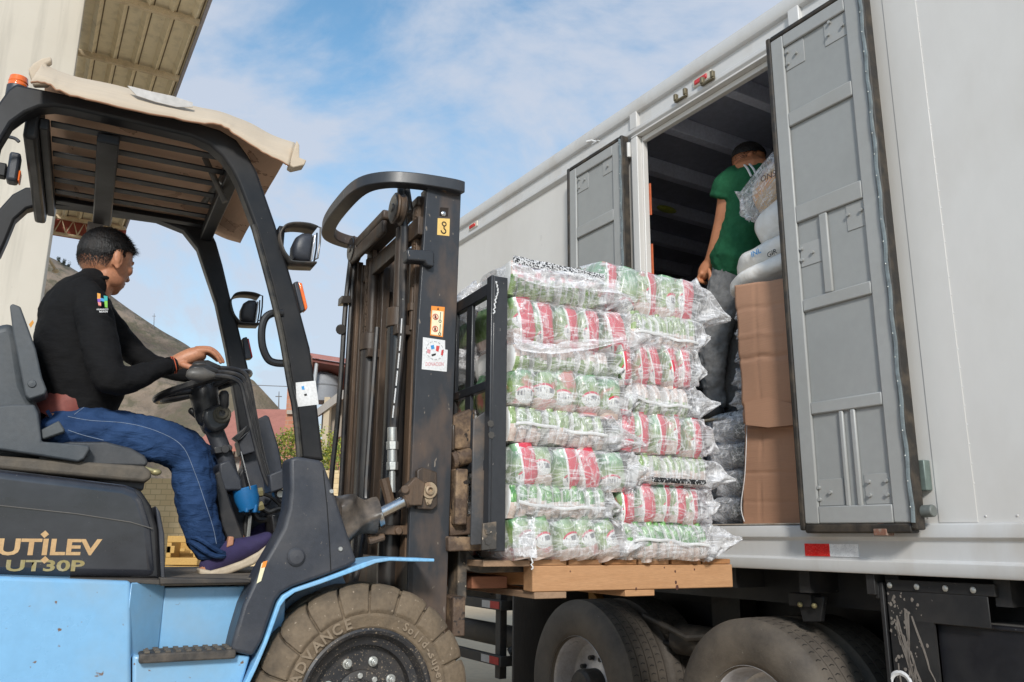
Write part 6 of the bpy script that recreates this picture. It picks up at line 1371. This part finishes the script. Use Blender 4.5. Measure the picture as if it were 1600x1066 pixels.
stubble(h_,hc,hr,HS,FI,rim_,9000,.013,.0013,hair,'hair_edge',h_,33,.2)
# shirt
sh=MB()
limb(sh,Fp,dense([(130,640,0,62,.165),(119,592,0,68,.175),(114,550,0,66,.18),(113,510,0,62,.185),(120,476,0,52,.19),(138,449,0,36,.12),(146,437,0,30,.075)]),n=22,e=.92)
limb(sh,Fp,dense([(138,468,-.13,30,.09),(146,485,-.20,33,.068),(155,530,-.235,31,.066),(168,585,-.25,29,.06),(195,594,-.235,26,.055),(232,582,-.205,21,.044),(262,572,-.175,16,.034)]))
limb(sh,Fp,dense([(142,468,.13,30,.09),(150,485,.2,32,.066),(180,520,.24,28,.06),(210,552,.26,24,.055),(252,576,.21,18,.042),(306,588,.14,14,.03)]))
limb(sh,Fp,dense([(160,600,0,38,.14),(160,622,0,34,.145)]))
shirt=sh.build('shirt',shirtblack,DR); remesh(shirt,.0085,5)
tx_=bpy.data.textures.new('folds','CLOUDS'); tx_.noise_scale=.085; tx_.noise_depth=3
d_=shirt.modifiers.new('folds','DISPLACE'); d_.texture=tx_; d_.strength=.022; d_.mid_level=.5
b=MB(); limb(b,Fp,[(263,572,-.175,16.2,.034),(268,571,-.17,15.6,.033),(274,570,-.167,14.6,.031)],rnd=False,n=20); cf=b.build('cuff',shirtblack,shirt)
for k,(a,) in enumerate(((269.5,),(272.5,))):
    b=MB(); limb(b,Fp,[(a-.7,570.6,-.169,16.3-.3*k,.0345),(a+.7,570.3,-.169,16.1-.3*k,.034)],rnd=False,n=20); b.build('cuff_stripe',cuffred,shirt)
b=MB(); b.tube([hc+V(-.035,0,-.085)+V(.075*math.cos(t),.072*math.sin(t),.020*math.cos(t)-.03) for t in [2*PI*k/28 for k in range(28)]],.008,8,closed=True); b.build('collar',shirtblack,shirt)
# sleeve logo of coloured bars forming an H, with small white lettering below
def onsleeve(l,m,name,yy=-.3085,th=.012): 
    b=MB(); b.prism(Fs(l,yy),V(0,th,0)); return b.build(name,m,shirt)
onsleeve([(152,458),(157,459),(157,467),(152,467)],inkorange,'logo_patch'); onsleeve([(152,467),(157,467),(157,473),(153,472)],inkpurple,'logo_patch'); onsleeve([(153,472),(158,473),(158,478),(154,477)],inkrose,'logo_patch'); onsleeve([(157,465.5),(163,467),(163,471.5),(157,470)],inkblue,'logo_patch'); onsleeve([(162,462),(168,463),(168,470),(163,470)],inkteal,'logo_patch'); onsleeve([(163,470),(168,470.5),(168,481),(164,480)],inkgreen,'logo_patch')
for i,(px0,px1,py) in enumerate(((151,169,483.5),(155,168,487))):
    lett(('HUANUCO','REGION')[i],px0,px1,py+1.4,py-1.4,paperwhite,shirt,-.3085,'sleeve_lettering',bold=.02)
b=MB(); b.prism(Fs([(45,507),(51,500),(53,504),(48,512)],-.115),V(0,.004,0)); b.build('back_print',inkorange,shirt)
# belt and trousers
b=MB(); limb(b,Fp,dense([(95,668,0,64,.165),(108,650,0,61,.163),(118,632,0,60,.16)]),n=24,rnd=False,e=.92); b.build('belt',beltred,DR)
tr=MB()
limb(tr,Fp,dense([(100,694,0,58,.172),(112,672,0,58,.17),(134,654,0,50,.16)]),n=20)
for yy,dx in ((-.12,0),(.14,8)):
    limb(tr,Fp,dense([(100+dx,676,yy,47,.095),(160+dx,676,yy-.01,46,.09),(220+dx,684,yy-.02,44,.082),(272+dx,698,yy-.03,42,.075),(296+dx,722,yy-.03,40,.07),(303+dx,760,yy-.03,40,.066),(309+dx,800,yy-.03,37,.06),(319+dx,836,yy-.03,34,.056),(326+dx,856,yy-.03,32,.054)]))
tro=tr.build('jeans',jeans,DR); remesh(tro,.0085,4)
tx2=bpy.data.textures.new('creases','CLOUDS'); tx2.noise_scale=.045; tx2.noise_depth=3
d_=tro.modifiers.new('creases','DISPLACE'); d_.texture=tx2; d_.strength=.024; d_.mid_level=.5
b=MB()
for k in range(2): b.tube([Fp(324,852+8*k,-.15)+V(.066*math.cos(t),.062*math.sin(t),.012*math.sin(t*2+k)-.02*math.cos(t)) for t in [2*PI*i/20 for i in range(20)]],.009,8,closed=True)
b.build('hem_fold',jeans,tro)
dg=bpy.context.evaluated_depsgraph_get(); dg.update(); te=tro.evaluated_get(dg)
def drape(o,l,name,m,par,w=.0013):
    dg=bpy.context.evaluated_depsgraph_get(); e=o.evaluated_get(dg); inv=FI; org=FI@CAMP; pts=[]
    for a,c in l:
        d=(FI.to_3x3()@ray(a,c)).normalized(); ok,loc,nn,_=e.ray_cast(org,d)
        if ok: pts.append(loc+nn*.0008)
    if len(pts)>2: b=MB(); b.tube(pts,w,5); b.build(name,m,par)
def dl(l,k=8): return [(p.x,p.y) for p in smooth([V(a,c,0) for a,c in l],k)]
drape(tro,dl([(106,651),(140,657),(200,662),(250,676),(285,698),(305,740),(322,790),(333,825),(338,850)],10),'side_stitching',stitch,tro,.0009)
drape(tro,dl([(106,672),(130,680),(162,688)],6),'pocket_stitching',stitch,tro,.001)
drape(tro,dl([(116,648),(132,636),(141,628)],6),'pocket_stitching',stitch,tro,.001)
b=MB(); b.prism(Fs([(71,643),(76,640),(86,656),(83,661)],-.178),V(0,.006,0)); b.build('belt_loop',jeans,tro)
b=MB(); 
for px,py in ((106,671),(134,655)): b.ell(Fp(px,py,-.205),(.007,.004,.007),n=10,m=6)
b.build('rivet',mat('blue_rivet',(.05,.10,.5),.3,.5),tro)
# shoes
def shoe_(name,l,so,yy,hw,par,ank):
    up=MB(); limb(up,Fp,dense([(a,c,yy,r_,w_) for a,c,r_,w_ in l]),n=18); o=up.build(name,shoe,par); remesh(o,.005,3)
    b=MB(); P=Fs(so,yy-hw); n=len(P); b.prism(P,V(0,2*hw,0)); s=b.build('sole',sole,o,bevel=.014,seg=3)
    b=MB(); limb(b,Fp,[(a,c,yy,r_,w_) for a,c,r_,w_ in ank],n=14); b.build('ankle',skin,o)
    return o
sh1=shoe_('shoe',[(326,884,17,.036),(345,870,23,.040),(368,861,22,.044),(394,853,18,.046),(417,841,12,.040)],[(312,888),(330,892),(352,886),(380,876),(405,862),(425,846),(430,853),(421,866),(396,883),(362,896),(335,903),(318,902),(311,896)],-.15,.046,DR,[(322,880,9,.03),(318,893,9,.03)])
b=MB(); b.prism(Fs([(358,838),(366,839),(365,852),(354,856)],-.19),V(0,.04,0)); b.build('shoe_tongue',mat('tan_tongue',(.46,.22,.13),.6),sh1,bevel=.004)
sh2=shoe_('shoe',[(392,842,12,.036),(408,832,14,.042),(418,824,10,.04)],[(392,850),(408,843),(416,832),(424,816),(434,824),(428,840),(414,852),(398,856)],.10,.044,DR,[(388,838,8,.03),(384,845,8,.03)])
# ---------------------------------------------------------------- worker in the trailer
WK=thing('person','person in green T-shirt and grey trousers standing inside the trailer, seen from behind','person',TF)
YW=.46
wc_=Tp(1171,249,YW+.02); wr=Matrix.Rotation(R(55),3,'Z')@Matrix.Rotation(R(14),3,'Y')
sk=MB(); head_shapes(sk,wc_,wr,1.04)
limb(sk,Tp,dense([(1172,256,YW,17,.058),(1172,275,YW,19,.065)])); limb(sk,Tp,dense([(1174,280,YW,34,.14),(1176,340,YW,34,.12),(1165,405,YW,36,.13)]))
limb(sk,Tp,dense([(1140,288,YW-.12,14,.05),(1133,330,YW-.13,13,.046),(1127,352,YW-.13,11,.04),(1120,380,YW-.13,10.5,.037),(1108,410,YW-.12,7,.027)]))
limb(sk,Tp,dense([(1206,288,YW+.1,14,.05),(1220,340,YW+.15,12,.042),(1225,380,YW+.1,9,.035)]))
# hand: palm, fingers curled, thumb
limb(sk,Tp,dense([(1108,410,YW-.12,7,.028),(1103,420,YW-.12,9,.036),(1100,428,YW-.12,8.5,.038)]))
for i,(dx,yy) in enumerate(((-5,-.155),(-2.5,-.135),(0,-.115),(2.5,-.098))):
    limb(sk,Tp,dense([(1099+dx*.6,427,YW+yy,3,.010),(1096+dx,434,YW+yy,2.7,.009),(1098+dx,441-abs(dx)*.3,YW+yy,2.4,.008),(1103+dx,444-abs(dx)*.5,YW+yy+.02,2.1,.007)],3),n=8)
limb(sk,Tp,dense([(1107,422,YW-.15,3.2,.011),(1110,431,YW-.155,2.8,.009),(1108,438,YW-.15,2.3,.008)],3),n=8)
for l in ([(1146,430,YW-.05,24,.09),(1116,530,YW-.08,17,.06),(1120,632,YW-.05,10,.035)],[(1168,430,YW+.1,24,.09),(1146,540,YW+.06,16,.06),(1144,634,YW+.06,10,.035)]): limb(sk,Tp,dense(l))
wb=sk.build('body',skin2,WK); remesh(wb,.0055,5); eyes('e',wc_,wr*1.04,WK)
stubble(wb,wc_,wr,1.04,TI,fade,7000,.007,.0014,hair,'short_neck_hair',WK,32)
cap(wc_,wr,1.04,lambda d: d.z>.10+.35*max(0,d.x)-.30*max(0,-d.x)+.05*noise.noise(d*30),hair,'hair',WK,(.103,.082,.104),8,.003)
ts=MB()
limb(ts,Tp,dense([(1164,406,YW,42,.20),(1167,385,YW,38,.185),(1173,350,YW,38,.17),(1174,315,YW,43,.17),(1174,288,YW,43,.17),(1173,272,YW,30,.12),(1172,264,YW,20,.08)]),n=22,e=.9)
limb(ts,Tp,dense([(1152,278,YW-.06,20,.085),(1140,286,YW-.12,20,.08),(1134,298,YW-.135,20,.076),(1129,312,YW-.14,19,.072)]),rnd=False); limb(ts,Tp,dense([(1196,280,YW+.06,18,.08),(1210,300,YW+.12,17,.07)]))
tx2s=bpy.data.textures.new('fine_folds','CLOUDS'); tx2s.noise_scale=.07; tx2s.noise_depth=2
t_=ts.build('t_shirt',shirtgreen,WK); remesh(t_,.008,5)
d_=t_.modifiers.new('folds','DISPLACE'); d_.texture=tx2s; d_.strength=.022; d_.mid_level=.5
def drapeT(o,l,name,m,par,w):
    dg=bpy.context.evaluated_depsgraph_get(); e=o.evaluated_get(dg); org=TI@CAMP; pts=[]
    for a,c in l:
        d=(TI.to_3x3()@ray(a,c)).normalized(); ok,loc,nn,_=e.ray_cast(org,d)
        if ok: pts.append(loc+nn*.001)
    if len(pts)>2: b=MB(); b.tube(pts,w,6); b.build(name,m,par)
for off in (0,9): drapeT(t_,dl([(1161+off,256),(1168+off,264),(1174+off,276)],6),'shoulder_stripe',paperwhite,t_,.007)
def drape_text(s,px0,px1,py,h,o,m,par,name,fr,inv):
    q=text(s,name,m,par,Matrix(),1.0,ext=0,bold=.03,align='LEFT'); me=q.data; xs=[v.co.x for v in me.vertices]; ys=[v.co.y for v in me.vertices]
    dg=bpy.context.evaluated_depsgraph_get(); e=o.evaluated_get(dg); org=inv@CAMP
    for v in me.vertices:
        a=px0+(px1-px0)*(v.co.x-min(xs))/(max(xs)-min(xs)); c=py+h/2-h*(v.co.y-min(ys))/(max(ys)-min(ys))
        d=(inv.to_3x3()@ray(a,c)).normalized(); ok,loc,nn,_=e.ray_cast(org,d); v.co=(loc+nn*.002) if ok else fr(a,c,YW-.17)
xs_=0
drape_text('FORTUNA',1170,1204,343,9,t_,paperwhite,t_,'shirt_lettering',Tp,TI)
b=MB(); rr=random.Random(2)
for k in range(9): px,py=1176+rr.uniform(-3,6),293+rr.uniform(0,22); c=Tp(px,py,YW-.172); b.ell(c,(.006,.003,.008),n=6,m=5)
b.build('shirt_print',paperwhite,t_)
tg=MB(); limb(tg,Tp,dense([(1158,400,YW,35,.15),(1158,425,YW,38,.155)]),n=20)
for l in ([(1143,425,YW-.07,29,.10),(1130,470,YW-.10,27,.088),(1117,525,YW-.11,23,.074),(1113,575,YW-.10,19,.062),(1117,618,YW-.07,15,.05),(1119,632,YW-.07,16,.05)],[(1166,425,YW+.08,29,.10),(1156,480,YW+.07,25,.085),(1149,540,YW+.06,21,.072),(1145,600,YW+.06,17,.06),(1146,634,YW+.06,15,.05)]): limb(tg,Tp,dense(l))
tg=tg.build('trousers',trousergrey,WK); remesh(tg,.008,4); d_=tg.modifiers.new('creases','DISPLACE'); d_.texture=tx2; d_.strength=.022; d_.mid_level=.5
for l,yy in (([(1122,643,8,.035),(1112,648,7,.042),(1102,651,5,.036)],YW-.10),([(1150,645,8,.035),(1138,650,7,.042),(1128,653,5,.036)],YW+.0)):
    b=MB(); limb(b,Tp,dense([(a,c,yy,r_,w_) for a,c,r_,w_ in l]),n=14); s=b.build('shoe',darkshoe,WK); remesh(s,.006,2)
    b=MB(); P=[Tp(l[0][0]+6,l[0][1]+8,yy-.04),Tp(l[2][0]-6,l[2][1]+5,yy-.04),Tp(l[2][0]-6,l[2][1]+9,yy-.04),Tp(l[0][0]+6,l[0][1]+12,yy-.04)]; b.prism(P,V(0,.085,0)); b.build('sole',sole,s,bevel=.006)
# ================================================================ separate pieces become parts of their own
def split_pieces(o,gap=.004):
    bm=bmesh.new(); bm.from_mesh(o.data); bm.verts.ensure_lookup_table(); bm.faces.ensure_lookup_table(); seen={}; isl=[]
    for v in bm.verts:
        if v.index in seen: continue
        st=[v]; seen[v.index]=len(isl); g=[v]
        while st:
            q=st.pop()
            for e in q.link_edges:
                u=e.other_vert(q)
                if u.index not in seen: seen[u.index]=len(isl); st.append(u); g.append(u)
        lo=V(*[min(p.co[k] for p in g)-gap for k in range(3)]); hi=V(*[max(p.co[k] for p in g)+gap for k in range(3)]); isl.append((lo,hi))
    n=len(isl); par=list(range(n))
    def root(i):
        while par[i]!=i: i=par[i]
        return i
    for i in range(n):
        for j in range(i):
            if all(isl[i][0][k]<=isl[j][1][k] and isl[j][0][k]<=isl[i][1][k] for k in range(3)): par[root(i)]=root(j)
    groups=sorted({root(i) for i in range(n)}); bm.free()
    if len(groups)<2: return
    src=o.data
    for gi,gr in enumerate(groups):
        b=bmesh.new(); b.from_mesh(src); b.verts.ensure_lookup_table()
        bmesh.ops.delete(b,geom=[v for v in b.verts if root(seen[v.index])!=gr],context='VERTS'); me=bpy.data.meshes.new(o.name); b.to_mesh(me); b.free()
        for m in src.materials: me.materials.append(m)
        if gi==0: o.data=me
        else:
            c=o.copy(); c.data=me; COL.objects.link(c)
            if o.parent: c.parent=o.parent
SPLIT={'purlin','mast_crossmember','orange_tag','wheel_nut','tilt_clevis','load_backrest','guard_bolt','plate_bolts','foot_bolt','backrest_nut','cowl_screw','fork_shank','backrest_bar','rail_bracket','mast_hose','hydraulic_hose','valve_fitting','guard_cross_rail','air_fitting','backrest_rail','bar_bolt','inner_rail','outer_rail','hose_clamp','bolts','wiper_arm','rivet','soffit_rib','wall_joint','roof_bow','carriage','lift_rail','column_clamp','prohibition_symbol'}
for o in list(bpy.data.objects):
    if o.type=='MESH' and o.name.split('.')[0] in SPLIT: split_pieces(o)
